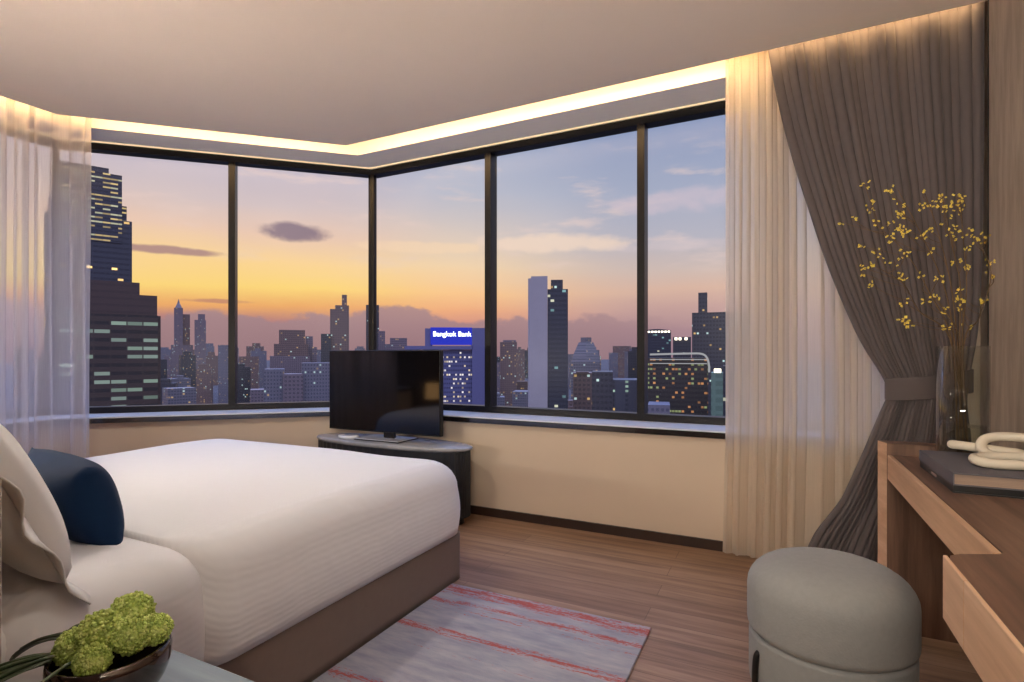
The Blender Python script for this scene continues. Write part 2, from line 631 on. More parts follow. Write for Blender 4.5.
M['duvet'] = duvet_mat()


def rug_mat():
    m, t, out = newmat('grey_rug_with_red_streaks')
    p = t.node('ShaderNodeBsdfPrincipled')
    tc = t.node('ShaderNodeTexCoord').outputs['Object']
    x, y, z = t.sep(tc)
    mott = t.noise(t.mapping(tc, (2.0, 9.0, 1)), 2.2, 5, 0.65)
    basec = t.ramp(mott, [(0.3, lin(140, 142, 156)), (0.5, lin(160, 160, 170)), (0.66, lin(176, 172, 178)), (0.8, lin(196, 176, 174))])
    streak = t.noise(t.mapping(tc, (3.0, 42.0, 1)), 1.6, 6, 0.75)
    grain = t.noise(t.mapping(tc, (30.0, 90.0, 1)), 2.0, 4, 0.7)
    wob = t.math('MULTIPLY', t.math('SUBTRACT', t.noise(t.mapping(tc, (1.4, 0.2, 1)), 2.0, 3), 0.5), 0.06)
    yy = t.math('ADD', y, wob)
    tot = None
    # local y: 0 is the edge by the window, negative towards the room
    for (y0, w, amt) in [(-0.045, 0.055, 1.0), (-0.16, 0.03, 0.85), (-0.22, 0.03, 0.5), (-0.40, 0.03, 0.95), (-0.52, 0.02, 0.35),
                         (-0.78, 0.03, 0.9), (-0.86, 0.03, 0.5), (-1.05, 0.04, 0.8), (-1.3, 0.03, 0.8), (-1.5, 0.05, 0.9)]:
        q = t.math('DIVIDE', t.math('SUBTRACT', yy, y0), w)
        gsn = t.math('MULTIPLY', t.math('POWER', 2.718, t.math('MULTIPLY', -1.0, t.math('MULTIPLY', q, q))), amt)
        tot = gsn if tot is None else t.math('MAXIMUM', tot, gsn)
    k = t.math('ADD', tot, t.math('MULTIPLY', t.math('SUBTRACT', streak, 0.5), 3.4))
    k = t.math('ADD', k, t.math('MULTIPLY', t.math('SUBTRACT', grain, 0.5), 2.0))
    mask = t.smooth(k, 0.66, 0.98)
    red = t.mix(grain, lin(146, 56, 50), lin(200, 92, 74))
    c = t.mix(t.math('MULTIPLY', mask, 0.85), basec, red)
    t.put(p.inputs['Base Color'], c)
    p.inputs['Roughness'].default_value = 0.95
    p.inputs['Specular IOR Level'].default_value = 0.1
    b = t.node('ShaderNodeBump')
    b.inputs['Strength'].default_value = 0.5
    b.inputs['Distance'].default_value = 0.002
    t.put(b.inputs['Height'], t.noise(tc, 260, 2, 0.6))
    t.l.new(b.outputs[0], p.inputs['Normal'])
    t.l.new(p.outputs[0], out.inputs[0])
    return m


# ------------------------------------------------------------------ room shell
def seg_strip(i, o0, o1, z0, z1, bm=None, r0=None):
    bm = bm or bmesh.new()
    a, b = offset(o0), offset(o1)
    poly_prism(bm, [a[i], a[i + 1], b[i + 1], b[i]], z0, z1)
    return bm


fl = bm_box(-4.7, 0.95, -3.0, 3.6, -0.1, 0.0)
struct(link('floor', fl, M['floor']))
bm = bmesh.new()
e = offset(0.534)
poly_prism(bm, [(0.95, e[0].y), e[1], e[2], (e[3].x, -3.0), (0.95, -3.0)], ZC, ZC + 0.04)
struct(link('ceiling', bm, M['ceiling']))
bm = bmesh.new()
e1, e2 = offset(-0.1), offset(0.75)
poly_prism(bm, [(0.95, e1[0].y), e1[1], e1[2], (e1[3].x, 0.1), (e2[3].x, 0.1), e2[2], e2[1], (0.95, e2[0].y)], 2.88, 2.94)
for i in range(3):
    seg_strip(i, 0.70, 0.75, ZC + 0.04, 2.88, bm)
struct(link('trim_cove_lid', bm, M['ceiling']))
names = ['far', 'diagonal', 'left']
M['glow'] = emis('warm_emissive_line', (1.0, 0.72, 0.42, 1), 1.0)  # thin soffit line, its brightness set by emission alone
for i, nm in enumerate(names):
    w = struct(link('wall_' + nm, seg_strip(i, 0.287, -0.1, 0.0, 0.632), M['wall']))
    s = struct(link('trim_soffit_' + nm, seg_strip(i, 0.313, -0.1, ZS, 2.88), M['soffit']))
    struct(link('baseboard_' + nm, seg_strip(i, 0.302, 0.28, 0.0, 0.055), M['base']))
    bm = seg_strip(i, 0.322, -0.02, 0.632, 0.664)
    struct(link('trim_sill_top_' + nm, seg_strip(i, 0.312, -0.02, 0.6642, 0.6715), M['sill_top']))
    struct(link('trim_sill_' + nm, bm, M['sill']))
    struct(link('trim_soffit_line_' + nm, seg_strip(i, 0.055, 0.042, ZS - 0.006, ZS - 0.001), M['glow']))

# side wall on the right: thick wallpapered panel, then the curtain recess
def wallpaper():
    m, t, out = newmat('brushed_wallpaper')
    p = t.node('ShaderNodeBsdfPrincipled')
    tc = t.node('ShaderNodeTexCoord').outputs['Object']
    a = t.noise(t.mapping(tc, (8, 8, 1.2)), 3, 5, 0.6)
    c = t.mix(t.smooth(a, 0.3, 0.7), lin(156, 140, 126), lin(182, 166, 150))
    t.put(p.inputs['Base Color'], c)
    p.inputs['Roughness'].default_value = 0.5
    b = t.node('ShaderNodeBump'); b.inputs['Strength'].default_value = 0.2; b.inputs['Distance'].default_value = 0.002
    t.put(b.inputs['Height'], a)
    t.l.new(b.outputs[0], p.inputs['Normal'])
    t.l.new(p.outputs[0], out.inputs[0])
    return m


M['paper'] = wallpaper()
struct(link('wall_right', bm_box(0.802, 0.95, -3.0, 2.962, 0.0, ZC - 0.001), M['paper']))
struct(link('trim_wall_edge', bm_box(0.800, 0.82, 2.9625, 2.972, 0.0, ZC - 0.001), M['black']))
struct(link('wall_recess', bm_box(0.845, 0.95, 2.973, 3.6, 0.0, 2.88), M['wall']))
struct(link('trim_pier', bm_box(0.60, 0.844, 3.234, 3.53, 0.673, ZS - 0.007), M['wall']))
struct(link('wall_headboard', bm_box(-4.7, -0.72, 0.0, 0.2, 0.0, ZC - 0.001), M['low_bounce']))
struct(link('wall_hall', bm_box(-0.87, -0.72, -3.0, -0.001, 0.0, ZC - 0.001), M['low_bounce']))
struct(link('wall_back', bm_box(-0.87, 0.95, -3.12, -3.0, 0.0, ZC - 0.001), M['low_bounce']))

# windows: one per facet, each with frame, mullions and panes
GP = offset(0.0)


def window(n, a, b, mull_at, end_a, end_b):
    """a, b plan points; local x runs a->b, local y into the room"""
    d = (b - a); L = d.length
    ang = math.atan2(d.y, d.x)
    e = bpy.data.objects.new('window_%d' % n, None)
    e.location = (a.x, a.y, 0); e.rotation_euler = (0, 0, ang)
    COL.objects.link(e); struct(e)
    z0, z1 = 0.672, ZS - 0.007
    fh = 0.045
    s = 1
    bm = bmesh.new()
    box(bm, 0, L, -0.03, 0.06, z0, z0 + fh)
    box(bm, 0, L, -0.03, 0.06, z1 - fh, z1)
    if end_a: box(bm, 0, 0.02, -0.03, 0.06, z0 + fh, z1 - fh)
    if end_b: box(bm, L - 0.03, L, -0.03, 0.06, z0 + fh, z1 - fh)
    link('window_frame', bm, M['frame'], e)
    xs = [0.0] + list(mull_at) + [L]
    for m_ in mull_at:
        bm = bmesh.new(); box(bm, m_ - 0.024, m_ + 0.024, -0.04, 0.062, z0 + fh, z1 - fh)
        link('mullion', bm, M['frame'], e)
    for x0, x1 in zip(xs, xs[1:]):
        bm = bmesh.new(); box(bm, x0 + 0.01, x1 - 0.01, -0.002, 0.004, z0 + fh * 0.5, z1 - fh * 0.5)
        link('pane', bm, M['glass'], e)
    return e


A, B, C, D = GP
window(1, B, Vector((0.60, 3.52)), [1.116, 2.240, 3.36], False, True)
window(2, C, B, [2.192 - 1.052], False, False)
window(3, D, C, [0.72], True, False)
for nm, P in (('corner', B), ('left', C)):
    bm = bmesh.new()
    lathe(bm, [(0.034 if nm == 'corner' else 0.02, 0.6725), (0.034 if nm == 'corner' else 0.02, ZS - 0.008)], 12, cx=P.x, cy=P.y)
    struct(link('trim_mullion_' + nm, bm, M['frame']))
# flip windows so local y points into the room
# ------------------------------------------------------------------ curtains
def interp(tab, z):
    tab = sorted(tab)
    if z <= tab[0][0]: return tab[0][1]
    for (a, va), (b, vb) in zip(tab, tab[1:]):
        if z <= b:
            t = (z - a) / (b - a)
            return va + (vb - va) * t
    return tab[-1][1]


def smooth_tab(tab, z):
    tab = sorted(tab)
    if z <= tab[0][0]: return tab[0][1]
    if z >= tab[-1][0]: return tab[-1][1]
    for i in range(len(tab) - 1):
        if tab[i][0] <= z <= tab[i + 1][0]:
            h = tab[i + 1][0] - tab[i][0]
            t = (z - tab[i][0]) / h
            def m(k):
                if k == 0: return (tab[1][1] - tab[0][1]) / (tab[1][0] - tab[0][0])
                if k == len(tab) - 1: return (tab[-1][1] - tab[-2][1]) / (tab[-1][0] - tab[-2][0])
                return (tab[k + 1][1] - tab[k - 1][1]) / (tab[k + 1][0] - tab[k - 1][0])
            m0, m1 = m(i) * h, m(i + 1) * h
            return ((2 * t ** 3 - 3 * t * t + 1) * tab[i][1] + (t ** 3 - 2 * t * t + t) * m0 + (-2 * t ** 3 + 3 * t * t) * tab[i + 1][1] + (t ** 3 - t * t) * m1)


def cloth_grid(name, fn, nu, nv, mat, parent, thick=0.0):
    bm = bmesh.new()
    g = [[bm.verts.new(fn(i / nu, j / nv)) for i in range(nu + 1)] for j in range(nv + 1)]
    for j in range(nv):
        for i in range(nu):
            bm.faces.new((g[j][i], g[j][i + 1], g[j + 1][i + 1], g[j + 1][i]))
    o = link(name, bm, mat, parent, smooth=True)
    if thick:
        md = o.modifiers.new('thickness', 'SOLIDIFY'); md.thickness = thick; md.offset = 0
    return o


# dark drape, gathered to the right by a tieback
YD = 3.070
Lpx = [(765, 40), (776, 100), (790, 155), (806, 205), (823, 256), (842, 303), (862, 345), (882, 377), (887, 392), (878, 415), (858, 462), (838, 505), (815, 544), (806, 566)]
Ltab = []
for x, y in Lpx:
    p = at_y(x, y, YD); Ltab.append((p.z, p.x))
TZ = at_y(900, 391, YD).z
Rtab = [(-0.1, 0.72), (0.3, 0.715), (TZ - 0.25, 0.76), (TZ - 0.05, 0.75), (TZ + 0.03, 0.755), (TZ + 0.3, 0.785), (TZ + 0.7, 0.80), (2.7, 0.808)]
NF = 25


def drape(u, v):
    z = 0.02 + v * (2.80 - 0.02)
    ph = 0.9 * math.sin(u * 9 + 1) + 1.1 * math.sin(u * 23 + 2)
    xl, xr = smooth_tab(Ltab, z), smooth_tab(Rtab, z)
    uu = u + 0.006 * math.sin(u * 40)
    x = xl + (xr - xl) * uu
    wdt = (xr - xl)
    d = abs(z - TZ)
    tight = math.exp(-(d / 0.16) ** 2)
    amp = 0.056 * (1 - 0.50 * tight) * (0.75 + 0.25 * math.sin(u * 31 + 3)) * (1 if z < 2.3 else 0.9)
    a = 2 * PI * NF * u + ph
    fold = 1 - 2 * abs(math.cos(a / 2)) ** 0.65
    y = YD + amp * fold - tight * (0.03 - 0.09 * (2 * u - 1) ** 2 * 0.4)
    x += 0.008 * math.sin(a) * (wdt / 0.55)
    if z < TZ:
        y += 0.01 * math.sin(u * 12 + z * 5)
        # lower hem kicks toward the bed: broad flat leading fold
        k = min(1, (TZ - z) / 0.35)
        flat = k * max(0, 1 - abs(u - 0.16) / 0.16) ** 0.6 if u < 0.32 else 0
        y -= amp * fold * flat * 0.9
        x -= 0.008 * math.sin(a) * (wdt / 0.55) * flat
        if u < 0.22:
            y -= 0.03 * k * math.sin(u / 0.22 * PI)
    lift = 0.10 * max(0, 1 - u * 4) * max(0, (0.4 - z) / 0.4)
    return (x, y, z + lift)


cur = thing('curtain', 'dark grey-brown blackout drape swept right and held by a tieback', 'curtain', (0, 0, 0))
cloth_grid('drape_cloth', drape, 25 * 20, 90, M['drape'], cur, 0.003)
# tieback band
bm = bmesh.new()
xl, xr = smooth_tab(Ltab, TZ) - 0.012, 0.775
ring_out, n = [], 28
rows = []
for j in range(4):
    zz = [-0.052, -0.048, 0.048, 0.052][j]
    row = []
    for k in range(n):
        a = 2 * PI * k / n
        cx_, rx, ry = (xl + xr) / 2, (xr - xl) / 2, 0.062
        x = cx_ + rx * math.cos(a)
        y = YD - 0.014 + ry * math.sin(a)
        f = (x - xl) / (xr - xl)
        zt = TZ + 0.010 - 0.015 * f + 0.060 * max(0, f) ** 1.5
        shr = 0.985 if j in (0, 3) else 1.0
        row.append(bm.verts.new((cx_ + (x - cx_) * shr, YD - 0.014 + (y - YD + 0.014) * shr, zt + zz)))
    rows.append(row)
for r0_, r1_ in zip(rows, rows[1:]):
    for k in range(n):
        bm.faces.new((r0_[k], r0_[(k + 1) % n], r1_[(k + 1) % n], r1_[k]))
tb = link('tieback', bm, M['drape'], cur, smooth=True)
md = tb.modifiers.new('thickness', 'SOLIDIFY'); md.thickness = 0.004

# right-hand sheer
SX0 = at_y(725, 300, 3.14).x
SX0b = at_y(722, 560, 3.14).x


def sheer_r(u, v):
    z = 0.015 + v * 2.80
    x0 = SX0b + (SX0 - SX0b) * min(1, z / 0.7)
    uu = u
    ph = 2 * PI * (15 * uu ** 0.92) + 2.4 * math.sin(8 * uu) + 1.7 * math.sin(21 * uu + 1) + 0.25 * math.sin(z * 2 + uu * 7)
    amp = 0.026 * (0.35 + 0.65 * min(1, uu / 0.12)) * (0.8 + 0.2 * math.sin(uu * 30))
    x = x0 + (0.78 - x0) * uu + 0.022 * math.sin(2 * ph + 0.5) * min(1, uu / 0.1)
    return (x, 3.166 + amp * math.sin(ph), z)


shr = thing('sheer_curtain', 'floor-length cream sheer curtain hanging beside the dark drape', 'curtain')
cloth_grid('sheer_cloth', sheer_r, 420, 30, M['sheer'], shr)

# left-hand sheer, follows the track round the corner
tr = offset(0.43)
c2, c3 = tr[2], tr[3]
dirL = (tr[1] - tr[2]).normalized()
# start of the curtain on the diagonal facet
a_, b_ = ray(88.5)
den = a_ * dirL.y - b_ * dirL.x
tt = (c2.x * dirL.y - c2.y * dirL.x) / den
start = Vector((a_ * tt, b_ * tt))
d1 = (start - c2).length
tot = d1 + 1.15


def track(s):
    R = 0.22
    if s < d1 - R: return start + (c2 - start).normalized() * s, dirL
    if s > d1 + R: return c2 + Vector((0, -1)) * (s - d1), Vector((0, 1))
    t = (s - d1 + R) / (2 * R)
    p0 = c2 + (start - c2).normalized() * R; p2 = c2 + Vector((0, -1)) * R
    p = p0 * (1 - t) ** 2 + c2 * 2 * t * (1 - t) + p2 * t * t
    return p, ((p0 - c2) * (1 - t) + (c2 - p2) * t).normalized()


def sheer_l(u, v):
    z = 0.015 + v * 2.80
    s = u * tot
    p, d = track(s)
    nrm = Vector((-d.y, d.x))
    ph = 2 * PI * 9 * u + 2.2 * math.sin(7 * u) + 1.8 * math.sin(19 * u + 1) + 0.12 * math.sin(2 * z + 9 * u)
    q = p + nrm * 0.034 * math.sin(ph) * (0.7 + 0.3 * math.sin(13 * u)) + d * 0.024 * math.sin(2 * ph)
    return (q.x, q.y, z)


shl = thing('sheer_curtain', 'white see-through sheer curtain hanging at the left behind the bed', 'curtain')
cloth_grid('sheer_cloth', sheer_l, 300, 30, M['sheer_left'], shl)

# ------------------------------------------------------------------ rounded slabs for bedding
def rounded_slab(x0, x1, y0, y1, z0, z1, rp, rt, dome=0.0, bulge=0.0, nc=8, wob=0.0, seed=0, head=1.0):
    bm = bmesh.new()
    cx, cy = (x0 + x1) / 2, (y0 + y1) / 2

    def plan(ins, n=12):
        pts = []
        r = max(0.01, rp - ins * 0.5)
        X0, X1, Y0_, Y1_ = x0 + ins, x1 - ins, y0 + (ins * head if ins < rt * 1.01 else rt * head + (ins - rt)), y1 - ins
        corners = [(X1 - r, Y0_ + r, -PI / 2), (X1 - r, Y1_ - r, 0), (X0 + r, Y1_ - r, PI / 2), (X0 + r, Y0_ + r, PI)]
        for ci, (ax, ay, st) in enumerate(corners):
            for k in range(nc + 1):
                a = st + PI / 2 * k / nc
                pts.append((ax + r * math.cos(a), ay + r * math.sin(a)))
            nx = corners[(ci + 1) % 4]
            pe = pts[-1]
            ps = (nx[0] + r * math.cos(nx[2]), nx[1] + r * math.sin(nx[2]))
            for k in range(1, n):
                pts.append((pe[0] + (ps[0] - pe[0]) * k / n, pe[1] + (ps[1] - pe[1]) * k / n))
        return pts
    levels = [(0.0, z0)]
    for k in range(1, 6):
        t = k / 6
        levels.append((-bulge * math.sin(PI * t), z0 + (z1 - rt - z0) * t))
    for k in range(0, 9):
        a = PI / 2 * k / 8
        levels.append((rt * (1 - math.cos(a)), z1 - rt + rt * math.sin(a)))
    hw = min(x1 - x0, y1 - y0) / 2
    for k in range(1, 9):
        t = k / 9
        ins = rt + (hw - rt) * t * 0.97
        levels.append((ins, z1 + dome * (1 - (1 - t) ** 2)))
    rings = []
    for ins, z in levels:
        ring = []
        for (x, y) in plan(ins):
            if wob:
                w_ = noise.noise(Vector((x * 2.3 + seed, y * 2.3, z * 2.3))) * wob
            else:
                w_ = 0
            out = Vector((x - cx, y - cy)).normalized()
            ring.append(bm.verts.new((x + out.x * w_, y + out.y * w_, z + w_ * 0.5)))
        rings.append(ring)
    N = len(rings[0])
    for A_, B_ in zip(rings, rings[1:]):
        for k in range(N):
            bm.faces.new((A_[k], A_[(k + 1) % N], B_[(k + 1) % N], B_[k]))
    bm.faces.new(rings[0][::-1]); bm.faces.new(rings[-1])
    return bm


BX0, BX1, BY0, BY1 = -3.22, -1.405, 0.475, 2.285
bed = thing('bed', 'double bed with white bedding on a grey-brown upholstered base', 'bed', (0, 0, 0))
link('bed_base', rounded_slab(BX0 + 0.01, BX1, BY0, BY1, 0.0, 0.236, 0.03, 0.012, bulge=0.0), M['base_fabric'], bed, True)
link('mattress', rounded_slab(BX0 + 0.03, BX1 - 0.02, BY0, BY1 - 0.03, 0.237, 0.535, 0.06, 0.07, bulge=0.004), M['linen'], bed, True)
hb = bm_box(-3.4, -1.246, 0.203, 0.47, 0.0, 0.90, 0.03, 4)
link('headboard', hb, M['headboard'], bed, True)
dv = link('duvet', rounded_slab(BX0 - 0.005, BX1 + 0.018, 0.90, BY1 + 0.02, 0.236, 0.585, 0.13, 0.13, dome=0.015, bulge=0.012, wob=0.012, head=0.18), M['duvet'], None, True)
tag(dv, 'white quilted duvet spread over the bed, hanging down its sides', 'duvet')
sh_ = link('folded_sheet', rounded_slab(BX0 + 0.012, BX1 + 0.006, 0.50, 1.0, 0.238, 0.572, 0.10, 0.12, dome=0.008, bulge=0.008, wob=0.010, seed=5), M['duvet'], None, True)
tag(sh_, 'white turned-down sheet at the pillow end of the bed', 'sheet')


def pillow(name, w, h, t, mat, flange=0.0, wav=0.0, seed=0, n=22, pinch=0.06):
    bm = bmesh.new()
    front, backv = {}, {}
    for side in (0, 1):
        for i in range(n + 1):
            for j in range(n + 1):
                u, v = 2 * i / n - 1, 2 * j / n - 1
                ed = max(abs(u), abs(v))
                th = t / 2 * (max(0, 1 - abs(u) ** 2.6) * max(0, 1 - abs(v) ** 2.6)) ** 0.45
                px = u * w / 2 * (1 - pinch * (1 - v * v) * abs(u) ** 3)
                pz = v * h / 2 * (1 - pinch * (1 - u * u) * abs(v) ** 3)
                y = (th if side else -th) + noise.noise(Vector((px * 5 + seed, pz * 5, side * 3))) * 0.014 * (1 - ed ** 4)
                if ed > 0.999:
                    if side == 0: front[(i, j)] = bm.verts.new((px, 0, pz))
                    backv[(i, j)] = front[(i, j)]
                    continue
                (front if side == 0 else backv)[(i, j)] = bm.verts.new((px, y, pz))
    for d, fl_ in ((front, 0), (backv, 1)):
        for i in range(n):
            for j in range(n):
                q = [d[(i, j)], d[(i + 1, j)], d[(i + 1, j + 1)], d[(i, j + 1)]]
                bm.faces.new(q if fl_ else q[::-1])
    o = link(name, bm, mat, None, True)
    if flange:
        bm = bmesh.new()
        per = []
        for k in range(4 * n):
            s, r = divmod(k, n)
            u, v = [(-1 + 2 * r / n, -1), (1, -1 + 2 * r / n), (1 - 2 * r / n, 1), (-1, 1 - 2 * r / n)][s]
            per.append((u, v))
        rows_ = []
        for m_ in range(4):
            row = []
            for k, (u, v) in enumerate(per):
                px = u * w / 2 * (1 - pinch * (1 - v * v) * abs(u) ** 3)
                pz = v * h / 2 * (1 - pinch * (1 - u * u) * abs(v) ** 3)
                f = m_ / 3
                du = (u if abs(u) > 0.99 else u * 0.9) * flange * f
                dz = (v if abs(v) > 0.99 else v * 0.9) * flange * f
                row.append(bm.verts.new((px + du, wav * f * math.sin(k * 0.9 + seed) + wav * 0.6 * f * math.sin(k * 0.37), pz + dz)))
            rows_.append(row)
        N = len(per)
        for A_, B_ in zip(rows_, rows_[1:]):
            for k in range(N):
                bm.faces.new((A_[k], A_[(k + 1) % N], B_[(k + 1) % N], B_[k]))
        fo = link('flange', bm, mat, o, True)
        md = fo.modifiers.new('thickness', 'SOLIDIFY'); md.thickness = 0.004
    return o


p1 = pillow('pillow', 0.60, 0.43, 0.17, M['linen'], 0.045, 0.012, 2)
p1.location = (-1.735, 0.605, 0.79); p1.rotation_euler = (math.radians(24), math.radians(3), math.radians(-8))
tag(p1, 'white pillow with a flat ruffled edge leaning at the bed head, nearest the camera', 'pillow')
p3 = pillow('cushion', 0.54, 0.25, 0.16, M['navy'], 0, 0, 4, pinch=0.10)
p3.location = (-1.895, 0.865, 0.68); p3.rotation_euler = (math.radians(16), math.radians(0), math.radians(-10))
tag(p3, 'dark navy blue velvet cushion standing in front of the white pillow', 'cushion')

# ------------------------------------------------------------------ rug
RX, RY = -0.457, 2.18
rug = link('rug', bm_box(-0.940, 0, -1.6, 0, 0.001, 0.011, 0.003, 1), rug_mat(), None)
rug.location = (RX, RY, 0)
tag(rug, 'pale grey rug with broken red-orange streaks on the timber floor', 'rug')

# ------------------------------------------------------------------ television and its console
con = thing('media_console', 'low oval black cabinet with a pale stone top below the window', 'cabinet', (-2.432, 2.998, 0))
M['stone'] = pbr('pale_grey_stone', lin(150, 150, 152), 0.22, var=0.18, varscale=5, spec=0.6, vscale=(1, 3, 1))
M['fluted'] = pbr('black_fluted_timber', lin(24, 24, 26), 0.42, var=0.15)
bm = bmesh.new()
n = 128
lathe(bm, [(0.96, 0.0), (0.985, 0.006), (1.0, 0.012), (1.0, 0.022), (0.985, 0.028), (0.96, 0.031)], 96, 0.655, 0.176, power=2.3)
top = link('console_top', bm, M['stone'], con, True); top.location.z = 0.474
bm = bmesh.new()
rings = []
for z in (0.05, 0.473):
    ring = []
    for k in range(n * 2):
        a = 2 * PI * k / (n * 2)
        c_, s_ = math.cos(a), math.sin(a)
        q = (abs(c_) ** 2.6 + abs(s_) ** 2.6) ** (-1 / 2.6)
        fl_ = 1 - (0.012 if k % 4 < 2 else 0)
        ring.append(bm.verts.new((0.635 * c_ * q * fl_, 0.160 * s_ * q * fl_, z)))
    rings.append(ring)
N = len(rings[0])
for k in range(N): bm.faces.new((rings[0][k], rings[0][(k + 1) % N], rings[1][(k + 1) % N], rings[1][k]))
bm.faces.new(rings[0][::-1]); bm.faces.new(rings[1])
link('cabinet_body', bm, M['fluted'], con)
bm = bmesh.new(); lathe(bm, [(1, 0.0), (1, 0.049)], 64, 0.59, 0.135, power=2.6)
link('plinth', bm, M['black'], con)
CT = 0.5055

TVY = 3.01
tv = thing('television', 'black flat screen television on a shiny stand on the oval cabinet', 'television', (-2.497, TVY, CT))
M['screen'] = pbr('black_screen_glass', lin(6, 6, 8), 0.07, spec=0.5)
M['chrome'] = pbr('glossy_white_stand', lin(225, 225, 230), 0.15, 0.0, coat=0.8)
link('tv_casing', bm_box(-0.507, 0.480, -0.006, 0.035, 0.044, 0.624, 0.004, 2), M['black'], tv)
link('screen', bm_box(-0.500, 0.473, -0.0075, -0.0058, 0.054, 0.618), M['screen'], tv)
bm = bm_box(-0.157, 0.217, -0.117, 0.097, 0.0075, 0.011, 0.001, 1)
link('stand_base', bm_box(-0.163, 0.223, -0.123, 0.103, 0.0005, 0.007, 0.002, 1), M['black'], tv)
link('stand_plate', bm, M['chrome'], tv)
bm = bmesh.new(); poly_prism(bm, [(0.01, -0.012), (0.10, -0.012), (0.085, 0.03), (0.025, 0.03)], 0.009, 0.048)
link('stand_neck', bm, M['black'], tv)
bm = bmesh.new(); lathe(bm, [(0.9, 0.0), (1, 0.006), (1, 0.016), (0.94, 0.020), (0.5, 0.021)], 40, 0.085, 0.055)
M['white_gloss'] = pbr('white_gloss_plastic', lin(236, 236, 238), 0.2, coat=0.5)
tr_ = link('tray', bm, M['white_gloss'], None, True)
tr_.location = (-2.745, 2.93, CT + 0.0005)
tag(tr_, 'small white oval dish at the left of the television stand', 'tray')

# ------------------------------------------------------------------ pouf
pf = thing('pouf', 'round two-tier grey fabric pouf with black metal legs in front of the desk', 'pouf', (0.138, 1.935, 0), 0.3)


def cushion_prof(z0, z1, R, rb, rt_, dome=0.0, n=8):
    pr = [(R - rb, z0)]
    pr = [(R * 0.4, z0)]
    for k in range(n + 1):
        a = PI / 2 * k / n
        pr.append((R - rb + rb * math.sin(a), z0 + rb - rb * math.cos(a)))
    for k in range(n + 1):
        a = PI / 2 * k / n
        pr.append((R - rt_ * 1.25 + rt_ * 1.25 * math.cos(a), z1 - rt_ + rt_ * math.sin(a)))
    pr += [((R - rt_ * 1.25) * f, z1 + dome * (1 - f * f)) for f in (0.8, 0.55, 0.3, 0.08)]
    return pr


bm = bmesh.new(); lathe(bm, cushion_prof(0.035, 0.232, 0.221, 0.05, 0.015), 56, 1.03, 0.97)
link('pouf_base', bm, M['pouf'], pf, True)
bm = bmesh.new(); lathe(bm, cushion_prof(0.228, 0.458, 0.226, 0.030, 0.095, 0.006), 56, 1.03, 0.97)
link('seat_cushion', bm, M['pouf'], pf, True)
for k in range(4):
    a = math.radians(-150 + 90 * k) - 0.3
    bm = bmesh.new()
    c_, s_ = math.cos(a), math.sin(a)
    path = [(0.222, 0.185), (0.232, 0.17), (0.236, 0.12), (0.236, 0.05), (0.235, 0.004)]
    P = catmull([(r * c_, r * s_, z) for r, z in path], 4)
    tube(bm, P, 0.0095, 8)
    link('leg', bm, M['black'], pf, True)

# ------------------------------------------------------------------ desk
desk = thing('writing_desk', 'wooden wall desk with a dark walnut top and pale oak front edges', 'desk', (0, 0, 0))
DZ = 0.700
bm = bmesh.new()
poly_prism(bm, [(0.405, 1.415), (0.405, 2.5935), (0.8, 2.5935), (0.8, -0.3), (0.300, -0.3), (0.300, 1.33), (0.306, 1.350), (0.325, 1.368), (0.395, 1.402)], DZ - 0.022, DZ)
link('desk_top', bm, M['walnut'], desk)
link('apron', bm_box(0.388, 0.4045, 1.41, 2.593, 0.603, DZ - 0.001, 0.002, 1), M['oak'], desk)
bm = bmesh.new()
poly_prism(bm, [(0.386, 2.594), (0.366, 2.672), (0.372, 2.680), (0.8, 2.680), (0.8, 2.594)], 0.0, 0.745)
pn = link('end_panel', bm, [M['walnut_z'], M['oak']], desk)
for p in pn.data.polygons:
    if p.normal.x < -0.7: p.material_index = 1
link('drawer_case', bm_box(0.302, 0.78, -0.3, 1.348, 0.575, DZ - 0.023, 0.002, 1), M['walnut_z'], desk)
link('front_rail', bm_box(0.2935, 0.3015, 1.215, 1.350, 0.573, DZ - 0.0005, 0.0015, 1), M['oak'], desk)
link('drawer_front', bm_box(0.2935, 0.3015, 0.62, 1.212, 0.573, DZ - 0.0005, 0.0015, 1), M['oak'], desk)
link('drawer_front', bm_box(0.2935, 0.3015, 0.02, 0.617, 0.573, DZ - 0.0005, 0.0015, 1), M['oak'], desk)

# books
M['cover_grey'] = fabric('grey_book_cloth', lin(92, 90, 96), 0.7, 500, 0.1, 0.0, 0.05)
M['cover_black'] = pbr('black_book_cover', lin(20, 19, 20), 0.45, var=0.1)
M['pages'] = pbr('page_edges', lin(150, 128, 112), 0.8, var=0.15, varscale=4, vscale=(1, 1, 260))


def book(name, x0, x1, y0, y1, z, th, cover, label, group=None):
    t = thing(name, label, 'book', ((x0 + x1) / 2, (y0 + y1) / 2, z), 0, group)
    w, d = (x1 - x0) / 2, (y1 - y0) / 2
    bm = bmesh.new()
    c = 0.0035
    box(bm, -w, w, -d, d, 0, c)
    box(bm, -w, w, -d, d, th - c, th)
    box(bm, -w, -w + c, -d, d, c, th - c)
    link('cover', bm, cover, t)
    link('pages', bm_box(-w + c, w - 0.006, -d + 0.005, d - 0.005, c, th - c), M['pages'] if th > 0.03 else cover, t)
    return t


bk1 = book('book', 0.452, 0.765, 1.965, 2.375, DZ, 0.022, M['cover_black'], 'thin black hardcover book lying flat on the desk under the grey book')
bm = bm_box(-0.158, -0.1567, -0.02, 0.04, 0.007, 0.015)
M['pink'] = pbr('pale_spine_label', lin(190, 160, 150), 0.6)
link('spine_label', bm, M['pink'], bk1)
bk2 = book('book', 0.450, 0.768, 1.960, 2.380, DZ + 0.0225, 0.036, M['cover_grey'], 'large grey cloth book on top of the black one, under the chain ornament')

